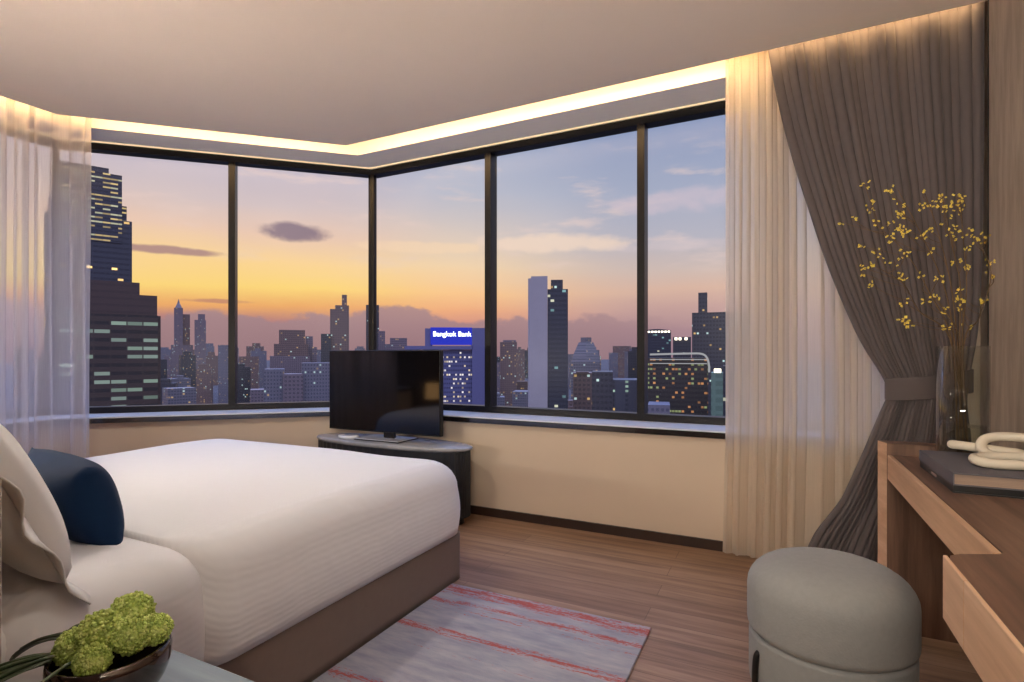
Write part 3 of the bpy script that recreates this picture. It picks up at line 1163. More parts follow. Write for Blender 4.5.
# chain link ornament on the books
orn = thing('chain_sculpture', 'cream ceramic chain links lying on the grey book', 'ornament', (0, 0, 0))
M['ceramic'] = pbr('cream_ceramic', lin(214, 202, 182), 0.55, var=0.04, bump=0.1, bumpscale=90)
BT = DZ + 0.0585


def chain_link(center, ax_long, ax_short, L, W, r):
    """elongated ring, stadium shaped, in the plane of the two axes"""
    a1 = Vector(ax_long).normalized()
    a2 = Vector(ax_short)
    a2 = (a2 - a1 * a2.dot(a1)).normalized()
    pts = []
    for k in range(48):
        t = 2 * PI * k / 48
        c_, s_ = math.cos(t), math.sin(t)
        q = (abs(c_) ** 2.5 + abs(s_) ** 2.5) ** (-1 / 2.5)
        pts.append(Vector(center) + a1 * (L / 2 * c_ * q) + a2 * (W / 2 * s_ * q))
    bm = bmesh.new()
    tube(bm, pts, r, 14, closed=True)
    return bm


RR = 0.0145
link('chain_link', chain_link((0.613, 2.300, BT + 0.0285), (0.95, -0.30, -0.06), (0.28, 0.93, -0.14), 0.170, 0.062, RR), M['ceramic'], orn, True)
link('chain_link', chain_link((0.668, 2.225, BT + 0.046), (0.95, -0.28, 0.0), (0.1, 0.62, 0.62), 0.165, 0.090, RR), M['ceramic'], orn, True)
link('chain_link', chain_link((0.632, 2.125, BT + 0.021), (0.97, 0.10, 0.03), (-0.12, 0.95, 0.10), 0.185, 0.088, RR), M['ceramic'], orn, True)

# ------------------------------------------------------------------ vase with branches
VX, VY, VR, VT = 0.600, 2.494, 0.077, 1.130
vase = thing('vase', 'tall clear glass cylinder vase holding yellow-flowered branches', 'vase', (VX, VY, DZ + 0.0005))


def thin_glass(name, tint, ior, refl=1.0):
    m, t, out = newmat(name)
    tr = t.node('ShaderNodeBsdfTransparent'); tr.inputs[0].default_value = tint
    g = t.node('ShaderNodeBsdfGlossy'); g.inputs['Roughness'].default_value = 0.02
    lw = t.node('ShaderNodeLayerWeight'); lw.inputs[0].default_value = 0.5
    edge = t.math('POWER', lw.outputs['Facing'], 2.2)
    f0 = ((ior - 1) / (ior + 1)) ** 2
    mx = t.node('ShaderNodeMixShader')
    t.put(mx.inputs[0], t.math('ADD', f0, t.math('MULTIPLY', edge, 0.85 * refl), clamp=True))
    t.l.new(tr.outputs[0], mx.inputs[1]); t.l.new(g.outputs[0], mx.inputs[2]); t.l.new(mx.outputs[0], out.inputs[0])
    return m


mg = thin_glass('clear_vase_glass', (0.95, 0.97, 0.96, 1), 1.5)
bm = bmesh.new()
H = VT - DZ
N = 64
prof = [(0.02, 0.0), (VR - 0.004, 0.0), (VR, 0.004), (VR, H), (VR - 0.005, H), (VR - 0.005, 0.022), (0.02, 0.020)]
lathe(bm, prof, N)
link('vase_body', bm, mg, vase, True)
mw = thin_glass('vase_water', (0.93, 0.94, 0.90, 1), 1.2)
bm = bmesh.new(); lathe(bm, [(VR - 0.0055, 0.0225), (VR - 0.0055, 0.14)], N)
link('water', bm, mw, vase)

M['twig'] = pbr('brown_twig', lin(92, 70, 44), 0.7, var=0.2, varscale=40)
M['petal'] = pbr('yellow_petal', lin(224, 200, 84), 0.6, var=0.3, varscale=60)
blos = {
 'far left of the spray, its lowest blooms out toward the drape': ([(0.84, 0)], [(842, 222), (852, 220), (862, 247), (865, 185), (871, 200), (875, 222), (886, 224), (870, 208)]),
 'left, bearing the topmost blossoms over the drape folds': ([], [(890, 189), (891, 195), (900, 211), (903, 214), (896, 226), (903, 230), (891, 238), (905, 233), (900, 207)]),
 'left of centre, with dense blooms at half height': ([], [(862, 273), (869, 265), (877, 250), (882, 261), (895, 263), (906, 253), (871, 285), (897, 276), (905, 277), (864, 268)]),
 'centre, tall and thin, with two bright tufts near its tip': ([], [(923, 193), (924, 206), (933, 209), (925, 235), (930, 232), (932, 251), (920, 238)]),
 'right of centre, carrying the thickest tuft of yellow blooms': ([], [(937, 199), (941, 203), (942, 196), (945, 207), (950, 232), (957, 229), (952, 238), (956, 262), (946, 220)]),
 'upright, with blooms high beside the edge of the wall': ([], [(957, 198), (960, 202), (955, 205), (963, 199), (959, 211), (967, 233), (968, 247), (969, 267), (956, 227)]),
 'short and low, blooming just above the vase rim': ([], [(904, 303), (902, 320), (911, 323), (935, 298), (925, 299), (923, 275), (939, 279), (946, 327), (943, 310)]),
 'far right, arching out over the wall panel and back': ([], [(986, 239), (981, 237), (990, 262), (992, 275), (984, 300), (975, 240), (968, 326), (960, 292), (962, 310), (958, 300), (963, 302)]),
}
tops = [(878, 226), (898, 190), (870, 264), (925, 194), (942, 198), (960, 198), (922, 290), (975, 238)]
wdepth = [2.02, 1.93, 1.86, 2.05, 1.90, 2.0, 1.84, 1.98]
for bi, (lab, (_, pts)) in enumerate(blos.items()):
    rnd = random.Random(100 + bi)
    br = thing('flowering_branch', 'thin twig ' + lab, 'branch', (VX, VY, DZ + 0.03), 0, 'yellow-flowered branches in the glass vase')
    org = Vector((VX, VY, DZ + 0.03))
    w0 = wdepth[bi]
    tgt = at_w(tops[bi][0], tops[bi][1], w0)
    mouth = Vector((VX + (tgt.x - VX) * 0.12, VY + (tgt.y - VY) * 0.10, VT + 0.01))
    mouth.x = max(VX - 0.055, min(VX + 0.055, mouth.x)); mouth.y = max(VY - 0.05, min(VY + 0.05, mouth.y))
    foot = Vector((VX + rnd.uniform(-0.02, 0.02), VY + rnd.uniform(-0.02, 0.02), DZ + 0.03))
    bulge = Vector((0.0, 0, 0))
    if bi == 7:
        mid1, mid2 = at_w(979, 318, w0), at_w(991, 272, w0)
    elif bi == 6:
        mid1, mid2 = at_w(957, 330, w0), at_w(940, 305, w0)
    else:
        mid1 = mouth.lerp(tgt, 0.35) + Vector((rnd.uniform(-0.02, 0.03), rnd.uniform(-0.02, 0.02), 0.02))
        mid2 = mouth.lerp(tgt, 0.7) + Vector((rnd.uniform(0.0, 0.03), rnd.uniform(-0.02, 0.02), 0.02))
    spine = catmull([foot, mouth, mid1, mid2, tgt], 12)
    bm = bmesh.new()
    tube(bm, [q - org for q in spine], lambda f: 0.0021 * (1 - f) + 0.0009, 6)
    bb = bmesh.new()
    for (px, py) in pts:
        c = at_w(px, py, w0 + rnd.uniform(-0.06, 0.06))
        # nearest lower point of the spine
        cand = [q for q in spine if q.z > VT and q.z < c.z + 0.02] or [spine[len(spine) // 2]]
        q = min(cand, key=lambda s: (s - c).length + max(0, (s.z - (c.z - 0.05))) * 2)
        m_ = q.lerp(c, 0.5) + Vector((rnd.uniform(-0.01, 0.01), rnd.uniform(-0.01, 0.01), rnd.uniform(-0.02, 0.005)))
        tube(bm, [s - org for s in catmull([q, m_, c], 5)], 0.0009, 5)
        for k in range(rnd.randint(3, 6)):
            o_ = c + Vector((rnd.uniform(-1, 1) * 0.014, rnd.uniform(-1, 1) * 0.014, rnd.uniform(-1, 1) * 0.014)) - org
            tube(bm, [c - org, o_], 0.0006, 4)
            r = rnd.uniform(0.0030, 0.0052)
            # a small blossom: four rounded petals round a core
            nrm = Vector((rnd.uniform(-1, 1), rnd.uniform(-1, 0.2), rnd.uniform(-0.3, 1))).normalized()
            s1 = nrm.orthogonal().normalized(); s2 = nrm.cross(s1)
            for qd in range(4):
                a = qd * PI / 2 + k
                pc = o_ + (s1 * math.cos(a) + s2 * math.sin(a)) * r * 0.7
                mt = Matrix.Translation(pc) @ Matrix.Diagonal((1, 1, 1, 1))
                bmesh.ops.create_icosphere(bb, subdivisions=1, radius=r * 0.62, matrix=mt)
    link('twig', bm, M['twig'], br, True)
    bl = link('blossoms', bb, M['petal'], br, True)
    bl['kind'] = 'stuff'

# ------------------------------------------------------------------ bedside table with bowl and flowers
NZ = 0.47
M['bluegrey'] = wood('blue_grey_stained_top', lin(108, 122, 132), lin(128, 142, 152), lin(146, 158, 166), 'X', 0.3, 0.8)
ns = thing('nightstand', 'bedside table with a blue-grey top beside the bed, in the near left corner', 'nightstand', (0, 0, 0))
link('table_top', bm_box(-1.19, -0.74, 0.215, 0.715, NZ - 0.03, NZ, 0.004, 2), M['bluegrey'], ns)
link('cabinet_body', bm_box(-1.175, -0.755, 0.235, 0.700, 0.06, NZ - 0.031, 0.003, 1), M['walnut_z'], ns)
link('plinth', bm_box(-1.14, -0.79, 0.26, 0.67, 0.0, 0.059), M['black'], ns)
BCX, BCY = -1.070, 0.548
M['bronze'] = pbr('smoky_bronze_glass', lin(52, 36, 30), 0.07, 0.55, spec=0.8, var=0.3, varscale=8, coat=0.6)
bowl = thing('bowl', 'dark bronze glossy bowl holding green flowers on the bedside table', 'bowl', (BCX, BCY, NZ + 0.0005))
bm = bmesh.new()
prof = []
R = 0.093
for k in range(9):
    a = PI / 2 * (0.12 + 0.88 * k / 8)
    prof.append((R * math.sin(a) ** 0.8, 0.092 * (1 - math.cos(a))))
prof[0] = (0.035, 0.0)
prof += [(R - 0.002, 0.105), (R - 0.006, 0.106), (R - 0.008, 0.092)]
for k in range(6, -1, -1):
    a = PI / 2 * (0.12 + 0.88 * k / 8)
    prof.append(((R - 0.007) * math.sin(a) ** 0.8, 0.092 * (1 - math.cos(a)) + 0.007))
lathe(bm, prof, 48)
link('bowl_body', bm, M['bronze'], bowl, True)

mf, t, out = newmat('lime_green_florets')
p = t.node('ShaderNodeBsdfPrincipled')
tc = t.node('ShaderNodeTexCoord').outputs['Object']
c = t.ramp(t.noise(tc, 70, 3, 0.7), [(0.3, lin(120, 142, 58)), (0.5, lin(170, 186, 92)), (0.7, lin(212, 218, 140))])
t.put(p.inputs['Base Color'], c); p.inputs['Roughness'].default_value = 0.7
p.inputs['Subsurface Weight'].default_value = 0.0
t.l.new(p.outputs[0], out.inputs[0])
M['floret'] = mf
M['leaf'] = pbr('dark_green_leaf', lin(44, 58, 36), 0.45, var=0.25, varscale=20)
bq = thing('flower_bouquet', 'bunch of round lime green flower heads with dark leaves in the bronze bowl', 'flowers', (BCX, BCY, NZ + 0.104))
heads = [(h_[0] * 0.95, h_[1] * 0.95, h_[2] * 0.95, h_[3] * 0.76) for h_ in [(-0.045, 0.020, 0.020, 0.042), (0.002, -0.018, 0.040, 0.048), (0.045, 0.012, 0.032, 0.043), (0.000, 0.040, 0.052, 0.044), (-0.040, -0.040, 0.012, 0.042),
         (0.038, -0.050, 0.012, 0.036), (0.052, 0.050, 0.025, 0.036), (-0.055, 0.055, 0.040, 0.034)]]
for hi, (hx, hy, hz, hr) in enumerate(heads):
    rnd = random.Random(hi)
    bm = bmesh.new()
    bmesh.ops.create_icosphere(bm, subdivisions=3, radius=hr * 0.88)
    n = 420
    for k in range(n):
        zz = 1 - 2 * (k + 0.5) / n
        rr = math.sqrt(1 - zz * zz); a = k * 2.39996 + rnd.uniform(-0.12, 0.12); zz = max(-1, min(1, zz + rnd.uniform(-0.03, 0.03))); rr = math.sqrt(1 - zz * zz)
        v = Vector((rr * math.cos(a), rr * math.sin(a), zz)) * hr * (rnd.uniform(0.88, 0.97) + 0.10 * noise.noise(Vector((rr * math.cos(a) * 2.5 + hi, rr * math.sin(a) * 2.5, zz * 2.5))))
        s = hr * rnd.uniform(0.06, 0.13)
        bmesh.ops.create_icosphere(bm, subdivisions=1, radius=s, matrix=Matrix.Translation(v))
    o = link('flower_head', bm, M['floret'], bq, True)
    o.location = (hx, hy, hz)
# stems and leaves laid over the rim toward the bed
for k, (ax, ay, L, dz) in enumerate([(-0.98, -0.15, 0.24, 0.00), (-0.9, -0.42, 0.26, -0.02), (-0.75, -0.62, 0.25, -0.01), (-0.5, -0.85, 0.22, 0.0), (-1.0, 0.1, 0.2, 0.01), (0.15, -0.95, 0.2, 0.0)]):
    bm = bmesh.new()
    P = catmull([(-0.01, -0.01, 0.0), (ax * L * 0.4, ay * L * 0.4, 0.010 + dz), (ax * L * 0.75, ay * L * 0.75, -0.01 + dz), (ax * L, ay * L, -0.04 + dz)], 6)
    tube(bm, P, 0.0032, 6)
    link('stem', bm, M['leaf'], bq, True)
    if k == 5: continue
    bm = bmesh.new()
    d = Vector((ax, ay, 0)).normalized(); s = Vector((-d.y, d.x, 0))
    rows_ = []
    for i in range(11):
        f = i / 10
        c0 = Vector((ax * L * (0.38 + 0.75 * f), ay * L * (0.38 + 0.75 * f), 0.000 + dz - 0.07 * f * f))
        wd = 0.018 * math.sin(PI * min(1, f * 0.96 + 0.04)) ** 0.8 + 0.0006
        rows_.append([bm.verts.new(c0 + s * wd * q + Vector((0, 0, 0.006 * abs(q)))) for q in (-1, -0.5, 0, 0.5, 1)])
    for A_, B_ in zip(rows_, rows_[1:]):
        for q in range(4): bm.faces.new((A_[q], A_[q + 1], B_[q + 1], B_[q]))
    o = link('leaf', bm, M['leaf'], bq, True)
    md = o.modifiers.new('thickness', 'SOLIDIFY'); md.thickness = 0.0012

# lamp on the far side of the bed (its glow is mirrored in the television screen)
M['shade'] = emis('lit_lamp_shade', (1.0, 0.55, 0.22, 1), 2.6)
ns2 = thing('nightstand', 'dark bedside table on the far side of the bed, carrying the lamp', 'nightstand', (-3.86, 0.42, 0))
link('cabinet_body', bm_box(-0.2, 0.2, -0.2, 0.2, 0.0, 0.45, 0.004, 2), M['walnut_z'], ns2)
lp = thing('bedside_lamp', 'lit bedside lamp with a drum shade on the far bedside table', 'lamp', (-3.86, 0.42, 0.4505))
bm = bmesh.new(); lathe(bm, [(0.06, 0), (0.06, 0.012), (0.012, 0.02), (0.012, 0.12)], 24)
link('lamp_base', bm, M['black'], lp, True)
bm = bmesh.new(); lathe(bm, [(0.09, 0.10), (0.085, 0.29)], 32)
link('lamp_shade', bm, M['shade'], lp, True)


# ------------------------------------------------------------------ the city
placed = []
def facade(name, wall, win, cw, ch, lit, warm, strength, fillx=0.7, filly=0.6, cool=None, rough=0.5, run=0.0):
    m, t, out = newmat(name)
    p = t.node('ShaderNodeBsdfPrincipled')
    tc = t.node('ShaderNodeTexCoord').outputs['Object']
    x, y, z = t.sep(tc)
    rnd = t.node('ShaderNodeObjectInfo').outputs['Random']
    u = t.math('DIVIDE', t.math('ADD', x, y), cw)
    v = t.math('DIVIDE', z, ch)
    fu, fv = t.math('FRACT', u), t.math('FRACT', v)
    cu, cv = t.math('FLOOR', u), t.math('FLOOR', v)
    inx = t.math('MULTIPLY', t.math('GREATER_THAN', fu, (1 - fillx) / 2), t.math('LESS_THAN', fu, 1 - (1 - fillx) / 2))
    iny = t.math('MULTIPLY', t.math('GREATER_THAN', fv, (1 - filly) / 2), t.math('LESS_THAN', fv, 1 - (1 - filly) / 2))
    nrm = t.node('ShaderNodeNewGeometry').outputs['Normal']
    nz = t.sep(nrm)[2]
    side = t.math('LESS_THAN', t.math('ABSOLUTE', nz), 0.5)
    win_m = t.math('MULTIPLY', t.math('MULTIPLY', inx, iny), side)
    wn = t.node('ShaderNodeTexWhiteNoise', noise_dimensions='3D')
    t.put(wn.inputs['Vector'], t.comb(cu, cv, t.math('MULTIPLY', rnd, 97.0)))
    val = wn.outputs['Value']
    wn2 = t.node('ShaderNodeTexWhiteNoise', noise_dimensions='2D')
    t.put(wn2.inputs['Vector'], t.comb(cv, t.math('MULTIPLY', rnd, 51.0), 0.0))
    rowv = wn2.outputs['Value']
    thr = t.math('ADD', lit, t.math('MULTIPLY', t.math('GREATER_THAN', rowv, 0.82), run))
    on = t.math('MULTIPLY', t.math('LESS_THAN', val, thr), win_m)
    col = t.mix(win_m, wall, win)
    t.put(p.inputs['Base Color'], col)
    p.inputs['Roughness'].default_value = rough
    wn3 = t.node('ShaderNodeTexWhiteNoise', noise_dimensions='3D')
    t.put(wn3.inputs['Vector'], t.comb(cv, cu, 3.0))
    ec = t.mix(t.math('GREATER_THAN', wn3.outputs['Value'], 0.6), warm, cool or warm)
    t.put(p.inputs['Emission Color'], ec)
    t.put(p.inputs['Emission Strength'], t.math('MULTIPLY', on, t.math('MULTIPLY', t.math('ADD', 0.3, wn3.outputs['Value']), strength)))
    t.l.new(p.outputs[0], out.inputs[0])
    return m


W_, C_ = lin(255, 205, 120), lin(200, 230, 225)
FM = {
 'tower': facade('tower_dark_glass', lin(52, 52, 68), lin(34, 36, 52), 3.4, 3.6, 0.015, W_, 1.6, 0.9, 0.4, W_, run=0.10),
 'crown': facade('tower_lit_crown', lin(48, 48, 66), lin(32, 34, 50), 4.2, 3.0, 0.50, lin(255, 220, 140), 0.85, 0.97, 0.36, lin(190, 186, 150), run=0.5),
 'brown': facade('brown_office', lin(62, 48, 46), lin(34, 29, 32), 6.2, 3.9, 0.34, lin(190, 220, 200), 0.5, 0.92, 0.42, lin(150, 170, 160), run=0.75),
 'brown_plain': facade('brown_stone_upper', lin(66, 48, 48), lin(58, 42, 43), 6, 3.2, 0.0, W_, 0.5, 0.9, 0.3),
 'bank': facade('blue_glow_tinted_offices', lin(88, 88, 130), lin(60, 60, 98), 1.7, 3.4, 0.30, lin(250, 225, 170), 1.0, 0.75, 0.4, lin(220, 210, 200), run=0.3),  # blue glow put into wall and window colours
 'bank_plain': pbr('blue_glow_tinted_concrete', lin(100, 98, 140), 0.8, var=0.04),  # blue glow put into the base colour
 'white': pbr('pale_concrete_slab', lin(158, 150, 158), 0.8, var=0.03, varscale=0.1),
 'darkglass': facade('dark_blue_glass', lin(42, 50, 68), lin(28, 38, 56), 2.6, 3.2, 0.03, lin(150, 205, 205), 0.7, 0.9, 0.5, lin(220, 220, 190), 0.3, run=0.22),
 'mauve': facade('haze_mauve_concrete', lin(112, 98, 108), lin(84, 74, 86), 3.2, 3.4, 0.07, W_, 0.55, 0.6, 0.5, C_),  # distant haze put into the mauve base colour
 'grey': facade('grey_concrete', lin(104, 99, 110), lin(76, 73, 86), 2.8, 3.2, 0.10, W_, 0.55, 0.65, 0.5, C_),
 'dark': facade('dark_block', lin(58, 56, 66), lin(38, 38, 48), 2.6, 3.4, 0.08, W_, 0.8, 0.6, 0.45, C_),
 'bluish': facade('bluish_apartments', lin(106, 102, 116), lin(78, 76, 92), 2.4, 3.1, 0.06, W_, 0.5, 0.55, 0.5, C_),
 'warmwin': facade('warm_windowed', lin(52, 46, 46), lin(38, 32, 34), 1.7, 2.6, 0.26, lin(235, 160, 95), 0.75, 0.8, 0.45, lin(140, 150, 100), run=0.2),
 'green': facade('green_glow_tinted', lin(96, 122, 108), lin(84, 108, 96), 5, 4, 0.02, C_, 1.0),  # greenish light put into the wall colour
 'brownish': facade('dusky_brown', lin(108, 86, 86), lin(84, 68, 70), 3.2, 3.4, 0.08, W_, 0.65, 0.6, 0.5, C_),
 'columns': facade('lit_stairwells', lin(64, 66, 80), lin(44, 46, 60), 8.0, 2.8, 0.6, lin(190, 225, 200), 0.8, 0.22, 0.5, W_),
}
M['lite'] = emis('street_lamp_white', lin(255, 240, 215), 4.0)
M['trim_white'] = emis('lit_white_edging', lin(205, 205, 210), 0.55)
GZ = -115.0


def city(name, label, cat, x0, x1, w, group=None, twist=0.0):
    """an Empty on the ground at the bearing of the building, facing the viewer"""
    xc = (x0 + x1) / 2
    a, b = ray(xc)
    az_ = math.atan((xc - 512) / F)
    o = thing(name, label, cat, (w * a, w * b, GZ), YAW - az_ + twist, group)
    k = 1 / math.cos(az_)
    placed.append((Vector((w * a, w * b)), (x1 - x0) * w / F * 1.3))
    def X(px):      # local x of a pixel column on the building's front
        return math.tan(math.atan((px - 512) / F) - az_) * w * k
    def Z(py):
        return (EYE - (py - Y0) * w / F) - GZ
    return o, X, Z


def slab(o, X, Z, name, x0, x1, ytop, ybot, mat, dep, front=0.0, bv=0):
    z0 = 0 if ybot is None else Z(ybot)
    bm = bm_box(X(x0), X(x1), front, front + dep, z0, Z(ytop), bv, 2)
    return link(name, bm, mat, o)


# the tall tower with its lit crown and the brown block at its foot
o, X, Z = city('tower', 'tallest tower at the far left with rows of golden lights near its top', 'building', 40, 132, 360)
slab(o, X, Z, 'shaft', 44, 132, 216, None, FM['tower'], 55)
slab(o, X, Z, 'shoulder', 48, 127, 200, 217, FM['crown'], 48, 3)
slab(o, X, Z, 'crown', 52, 122, 170, 240, FM['crown'], 44, -0.5)
slab(o, X, Z, 'roof_block', 60, 109, 163, 171, FM['tower'], 30, 4)
o, X, Z = city('office_block', 'stepped dark brown office block below the tallest tower, with rows of lit windows', 'building', 60, 161, 250)
slab(o, X, Z, 'office_body', 60, 158, 314, None, FM['brown'], 40)
slab(o, X, Z, 'corner_bay', 155, 161, 314, None, FM['brown_plain'], 30, 2)
slab(o, X, Z, 'upper_storeys', 60, 157.5, 293, 315, FM['brown_plain'], 34, 2)
slab(o, X, Z, 'top_storeys', 60, 140, 280, 294, FM['brown_plain'], 30, 4)
# twin slender towers
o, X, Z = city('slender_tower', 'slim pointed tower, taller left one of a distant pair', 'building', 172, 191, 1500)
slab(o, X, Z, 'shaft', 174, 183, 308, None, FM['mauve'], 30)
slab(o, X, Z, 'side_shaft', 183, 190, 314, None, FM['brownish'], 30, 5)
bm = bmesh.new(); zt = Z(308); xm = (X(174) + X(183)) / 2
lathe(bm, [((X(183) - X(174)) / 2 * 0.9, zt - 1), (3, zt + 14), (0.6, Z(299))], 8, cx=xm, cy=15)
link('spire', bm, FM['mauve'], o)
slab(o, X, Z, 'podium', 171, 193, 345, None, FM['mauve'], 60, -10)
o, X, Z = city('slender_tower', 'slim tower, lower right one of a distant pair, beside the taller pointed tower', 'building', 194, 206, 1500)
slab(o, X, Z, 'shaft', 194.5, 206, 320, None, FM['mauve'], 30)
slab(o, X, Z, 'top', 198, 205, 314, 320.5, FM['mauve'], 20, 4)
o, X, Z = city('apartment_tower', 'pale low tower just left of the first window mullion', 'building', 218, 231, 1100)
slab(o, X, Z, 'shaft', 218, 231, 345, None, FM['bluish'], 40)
# stepped block and neighbours, second pane
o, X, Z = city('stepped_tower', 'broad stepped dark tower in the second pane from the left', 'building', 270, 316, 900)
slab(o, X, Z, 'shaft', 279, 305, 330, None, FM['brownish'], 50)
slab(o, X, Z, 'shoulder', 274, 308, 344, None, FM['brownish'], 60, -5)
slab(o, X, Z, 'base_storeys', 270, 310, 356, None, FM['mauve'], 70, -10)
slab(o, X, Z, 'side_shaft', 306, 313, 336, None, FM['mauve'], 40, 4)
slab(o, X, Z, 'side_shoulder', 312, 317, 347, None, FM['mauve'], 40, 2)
o, X, Z = city('skyscraper', 'tall dark skyscraper with a raised mast block, just left of the television', 'building', 321, 349, 800)
slab(o, X, Z, 'shaft', 330, 349, 309, None, FM['brownish'], 45)
slab(o, X, Z, 'shoulder', 335, 349, 305, 310, FM['brownish'], 36, 2)
slab(o, X, Z, 'mast_block', 342, 347, 294, 306, FM['brownish'], 14, 6)
slab(o, X, Z, 'side_shaft', 321, 331, 334, None, FM['dark'], 40, -4)
o, X, Z = city('apartment_slab', 'wide bluish apartment slab low behind the bed, left of the television', 'building', 262, 333, 460)
slab(o, X, Z, 'left_wing', 264, 284, 369, None, FM['bluish'], 24)
slab(o, X, Z, 'centre_wing', 283, 303, 374, None, FM['mauve'], 24, -2)
slab(o, X, Z, 'right_wing', 302, 334, 363, None, FM['bluish'], 24, 2)
o, X, Z = city('needle_tower', 'narrow dark tower seen against the corner mullion', 'building', 366, 386, 950)
slab(o, X, Z, 'shaft', 366, 379, 305, None, FM['dark'], 30)
slab(o, X, Z, 'side_shaft', 378, 385, 331, None, FM['mauve'], 30)
o, X, Z = city('office_block', 'small dark block rising behind the top edge of the television', 'building', 390, 408, 900)
slab(o, X, Z, 'shaft', 390, 407, 338, None, FM['mauve'], 40)
slab(o, X, Z, 'base_storeys', 386, 420, 347, None, FM['mauve'], 50, -5)
# the bank
o, X, Z = city('bank_building', 'office building glowing blue with an illuminated white sign on top', 'building', 424, 486, 420)
slab(o, X, Z, 'office_floors', 438, 472.5, 350, None, FM['bank'], 30)
slab(o, X, Z, 'side_tower', 472, 487, 328, None, FM['bank_plain'], 34, -2)
slab(o, X, Z, 'left_tower', 425, 431, 328.5, None, FM['bank_plain'], 30, 0)
slab(o, X, Z, 'left_floors', 430, 438.5, 346, None, FM['bank'], 30, 2)
blue = emis('blue_sign_glow', lin(48, 58, 196), 0.9)
slab(o, X, Z, 'sign_panel', 430.5, 472, 327.5, 344.5, blue, 20, -1)
slab(o, X, Z, 'parapet', 405, 473, 346, 349.5, FM['bank_plain'], 32, -2)
fc = bpy.data.curves.new('sign_lettering', 'FONT')
fc.body = 'Bangkok Bank'
fc.align_x = 'CENTER'; fc.align_y = 'CENTER'
fc.extrude = 0.3; fc.offset = 0.05
fc.size = 5.2
fob = bpy.data.objects.new('lettering_curve', fc)
COL.objects.link(fob)
bpy.context.view_layer.update()
tme = bpy.data.meshes.new_from_object(fob.evaluated_get(bpy.context.evaluated_depsgraph_get()))
bpy.data.objects.remove(fob)
txt = bpy.data.objects.new('sign_lettering', tme)
tme.materials.clear()
tme.materials.append(emis('white_blue_sign_light', lin(225, 232, 255), 4.0))
txt.rotation_euler = (PI / 2, 0, 0)
COL.objects.link(txt)
txt.parent = o
txt.location = ((X(433) + X(471)) / 2, -1.6, Z(334.3))
# narrow tower
o, X, Z = city('apartment_tower', 'narrow mauve tower between the bank and the white-sided tower', 'building', 500, 517, 900)
slab(o, X, Z, 'shaft', 500, 517, 342, None, FM['brownish'], 40)
slab(o, X, Z, 'roof_block', 503, 516, 340, 342.5, FM['mauve'], 30, 4)
# white slab tower
o, X, Z = city('glass_tower', 'tallest tower of the fourth pane, pale blank slab joined to dark blue glass', 'building', 528, 568, 360)
bm = bmesh.new()
x0, x1 = X(528), X(547.5)
poly_prism(bm, [(x0, 2), (x0 + 1, 0.6), (x1, 0), (x1, 26), (x0, 26)], 0, Z(278))
pts2 = [(x0, 2), (x0 + 1, 0.6), (x1, 0), (x1, 26), (x0, 26)]
poly_prism(bm, [(x0 + 2, 1), (x1, 0.0), (x1, 26), (x0 + 2, 26)], Z(278), Z(276))
link('blank_slab', bm, FM['white'], o)
slab(o, X, Z, 'glass_shaft', 547.6, 568, 289, None, FM['darkglass'], 26, 1)
slab(o, X, Z, 'crown_block', 551, 563, 279, 289, FM['dark'], 18, 4)
# pointed stepped building
o, X, Z = city('pyramid_tower', 'grey building with a stepped pyramid roof right of the white-sided tower', 'building', 570, 601, 620)
slab(o, X, Z, 'shaft', 571, 600, 362, None, FM['grey'], 40)
bm = bmesh.new()
xm, hw = X(586), (X(600) - X(571)) / 2
lathe(bm, [(hw * 1.05, Z(362)), (hw * 0.88, Z(354)), (hw * 0.52, Z(342)), (hw * 0.38, Z(341.9)), (hw * 0.38, Z(337))], 4, cx=xm, cy=20, power=30)
link('stepped_roof', bm, FM['grey'], o)
o, X, Z = city('office_block', 'dark stepped block touching the left side of the rightmost mullion', 'building', 624, 645, 700)
slab(o, X, Z, 'shaft', 628, 645, 351, None, FM['dark'], 40)
slab(o, X, Z, 'roof_block', 632, 643, 347, 352, FM['dark'], 30, 4)
o, X, Z = city('office_block', 'low brown block with orange lights before the pyramid-roofed tower', 'building', 571, 593, 400)
slab(o, X, Z, 'shaft', 573, 592, 373, None, FM['brownish'], 30)
slab(o, X, Z, 'ledge', 576, 589, 371.5, 373.5, FM['brownish'], 10, -1)
o, X, Z = city('office_block', 'low dark block with a bright column of lights in the fourth pane', 'building', 592, 625, 330)
slab(o, X, Z, 'shaft', 592, 613, 372, None, FM['dark'], 30)
slab(o, X, Z, 'lit_bay', 613, 641, 380, None, FM['columns'], 28, 1)
# last pane
o, X, Z = city('glass_building', 'curved-top building with bright white lights in the last pane', 'building', 648, 671, 640)
bm = bmesh.new()
x0, x1 = X(646), X(671)
arc = []
for k in range(9):
    f = k / 8
    arc.append((x0 + (x1 - x0) * f, Z(332) + (Z(329) - Z(332)) * math.sin(PI * (0.25 + 0.6 * f))))
fr = [bm.verts.new((x, 0, z)) for x, z in arc]; bkv = [bm.verts.new((x, 40, z)) for x, z in arc]
f0 = bm.verts.new((x0, 0, 0)); f1 = bm.verts.new((x1, 0, 0)); b0 = bm.verts.new((x0, 40, 0)); b1 = bm.verts.new((x1, 40, 0))
bm.faces.new([f0, f1] + fr[::-1]); bm.faces.new([b1, b0] + bkv)
for k in range(8): bm.faces.new((fr[k], fr[k + 1], bkv[k + 1], bkv[k]))
bm.faces.new((f0, fr[0], bkv[0], b0)); bm.faces.new((f1, b1, bkv[-1], fr[-1])); bm.faces.new((f0, b0, b1, f1))
link('glass_shaft', bm, FM['darkglass'], o)
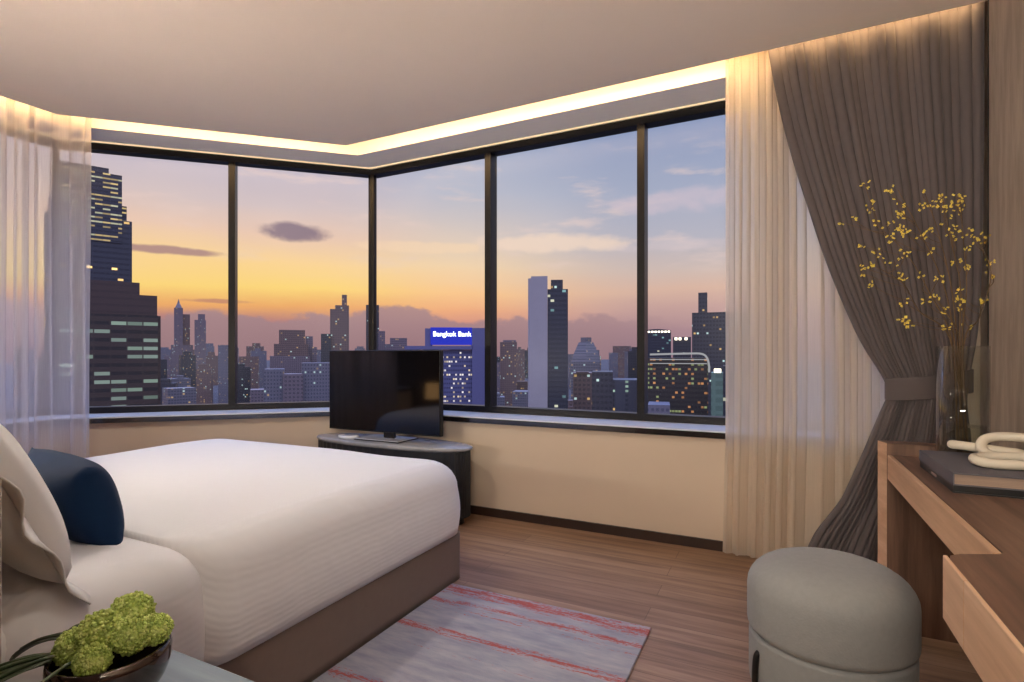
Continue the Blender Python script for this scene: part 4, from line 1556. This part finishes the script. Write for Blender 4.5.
for k in range(7):
    xx = X(649 + 3.3 * k)
    bm = bm_box(xx - 1.2, xx + 1.2, -1.5, -0.5, Z(332.5), Z(331))
    link('roof_light', bm, M['lite'], o)
o, X, Z = city('office_block', 'short block with a row of white roof lights left of the black tower', 'building', 673, 692, 560)
slab(o, X, Z, 'shaft', 673, 691, 337, None, FM['dark'], 30)
for px in (676, 680, 686):
    bm = bm_box(X(px) - 1.2, X(px) + 1.2, -1.2, -0.2, Z(340), Z(337.5)); link('roof_light', bm, M['lite'], o)
o, X, Z = city('black_tower', 'black tower with a square chimney block in the last pane', 'building', 692, 752, 460)
slab(o, X, Z, 'shaft', 692, 752, 312, None, FM['dark'], 40)
slab(o, X, Z, 'chimney_block', 698, 707, 291, 313, FM['dark'], 9, 6)
o, X, Z = city('curved_building', 'wide dark building outlined by a pale rounded band, warm windows below it', 'building', 645, 711, 300)
slab(o, X, Z, 'office_floors', 648, 708, 358, None, FM['warmwin'], 24)
bm = bmesh.new()
P = [(X(650), -1, Z(354.5)), (X(690), -1, Z(353.5)), (X(702), -1, Z(354)), (X(707), -1, Z(358)), (X(709), -1, Z(366)), (X(709), -1, Z(372))]
tube(bm, catmull(P, 6), 0.55, 6)
link('pale_band', bm, M['trim_white'], o, True)
for yy in (359.5, 363.5):
    bm = bm_box(X(650), X(707), -0.8, -0.2, Z(yy + 0.5), Z(yy - 0.4)); link('pale_band', bm, M['trim_white'], o)
o, X, Z = city('office_block', 'pale grey low roof at the foot of the warm-windowed building', 'building', 648, 672, 270)
slab(o, X, Z, 'shaft', 648, 670, 405, None, FM['bluish'], 20)
o, X, Z = city('office_block', 'green-lit block beneath the black tower at the edge of the sheer curtain', 'building', 710, 740, 260)
slab(o, X, Z, 'shaft', 711, 723, 373, None, FM['green'], 20)
slab(o, X, Z, 'roof_light', 714, 721, 369, 372.8, M['lite'], 2, 1)
slab(o, X, Z, 'side_wing', 723.2, 745, 366, None, FM['darkglass'], 22, 1)

# the rest of the skyline: many ordinary blocks
rnd = random.Random(21)
kinds = [('mauve', 'mauve'), ('grey', 'grey'), ('brownish', 'brown'), ('dark', 'dark'), ('bluish', 'bluish')]
protos = {}
CL = {'mauve': 'mauve high-rise block', 'grey': 'grey high-rise block', 'brown': 'dusky brown high-rise block', 'dark': 'dark high-rise block', 'bluish': 'bluish high-rise block'}
cnt = 0
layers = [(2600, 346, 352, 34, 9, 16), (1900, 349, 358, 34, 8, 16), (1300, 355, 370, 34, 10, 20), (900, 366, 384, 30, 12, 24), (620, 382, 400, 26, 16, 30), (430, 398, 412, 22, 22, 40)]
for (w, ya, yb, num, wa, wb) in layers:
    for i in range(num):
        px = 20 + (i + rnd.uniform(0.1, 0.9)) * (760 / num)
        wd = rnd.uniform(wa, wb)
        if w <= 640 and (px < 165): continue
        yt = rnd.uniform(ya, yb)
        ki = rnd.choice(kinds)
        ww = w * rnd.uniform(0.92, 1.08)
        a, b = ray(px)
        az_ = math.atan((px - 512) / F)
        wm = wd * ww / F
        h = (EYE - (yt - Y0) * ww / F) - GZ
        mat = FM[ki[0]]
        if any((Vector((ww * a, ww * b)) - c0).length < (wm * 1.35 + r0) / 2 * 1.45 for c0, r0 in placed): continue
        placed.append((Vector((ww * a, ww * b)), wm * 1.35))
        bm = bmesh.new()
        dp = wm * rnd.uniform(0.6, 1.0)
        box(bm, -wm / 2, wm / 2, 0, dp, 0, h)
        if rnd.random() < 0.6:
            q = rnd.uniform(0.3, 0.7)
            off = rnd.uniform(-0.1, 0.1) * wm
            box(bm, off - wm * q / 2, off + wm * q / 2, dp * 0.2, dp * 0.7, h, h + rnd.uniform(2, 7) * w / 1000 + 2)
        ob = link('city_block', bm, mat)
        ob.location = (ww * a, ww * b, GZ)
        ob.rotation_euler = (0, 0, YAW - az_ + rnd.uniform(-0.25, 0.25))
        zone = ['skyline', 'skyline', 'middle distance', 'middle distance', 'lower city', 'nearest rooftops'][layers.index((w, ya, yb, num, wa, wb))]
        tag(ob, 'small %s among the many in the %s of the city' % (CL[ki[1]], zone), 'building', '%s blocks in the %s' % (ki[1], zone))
ground = bmesh.new()
box(ground, -9000, 9000, 20, 12000, GZ - 5, GZ)
g = link('ground', ground, pbr('city_ground', lin(60, 54, 62), 0.9, var=0.3, varscale=0.02))
struct(g)
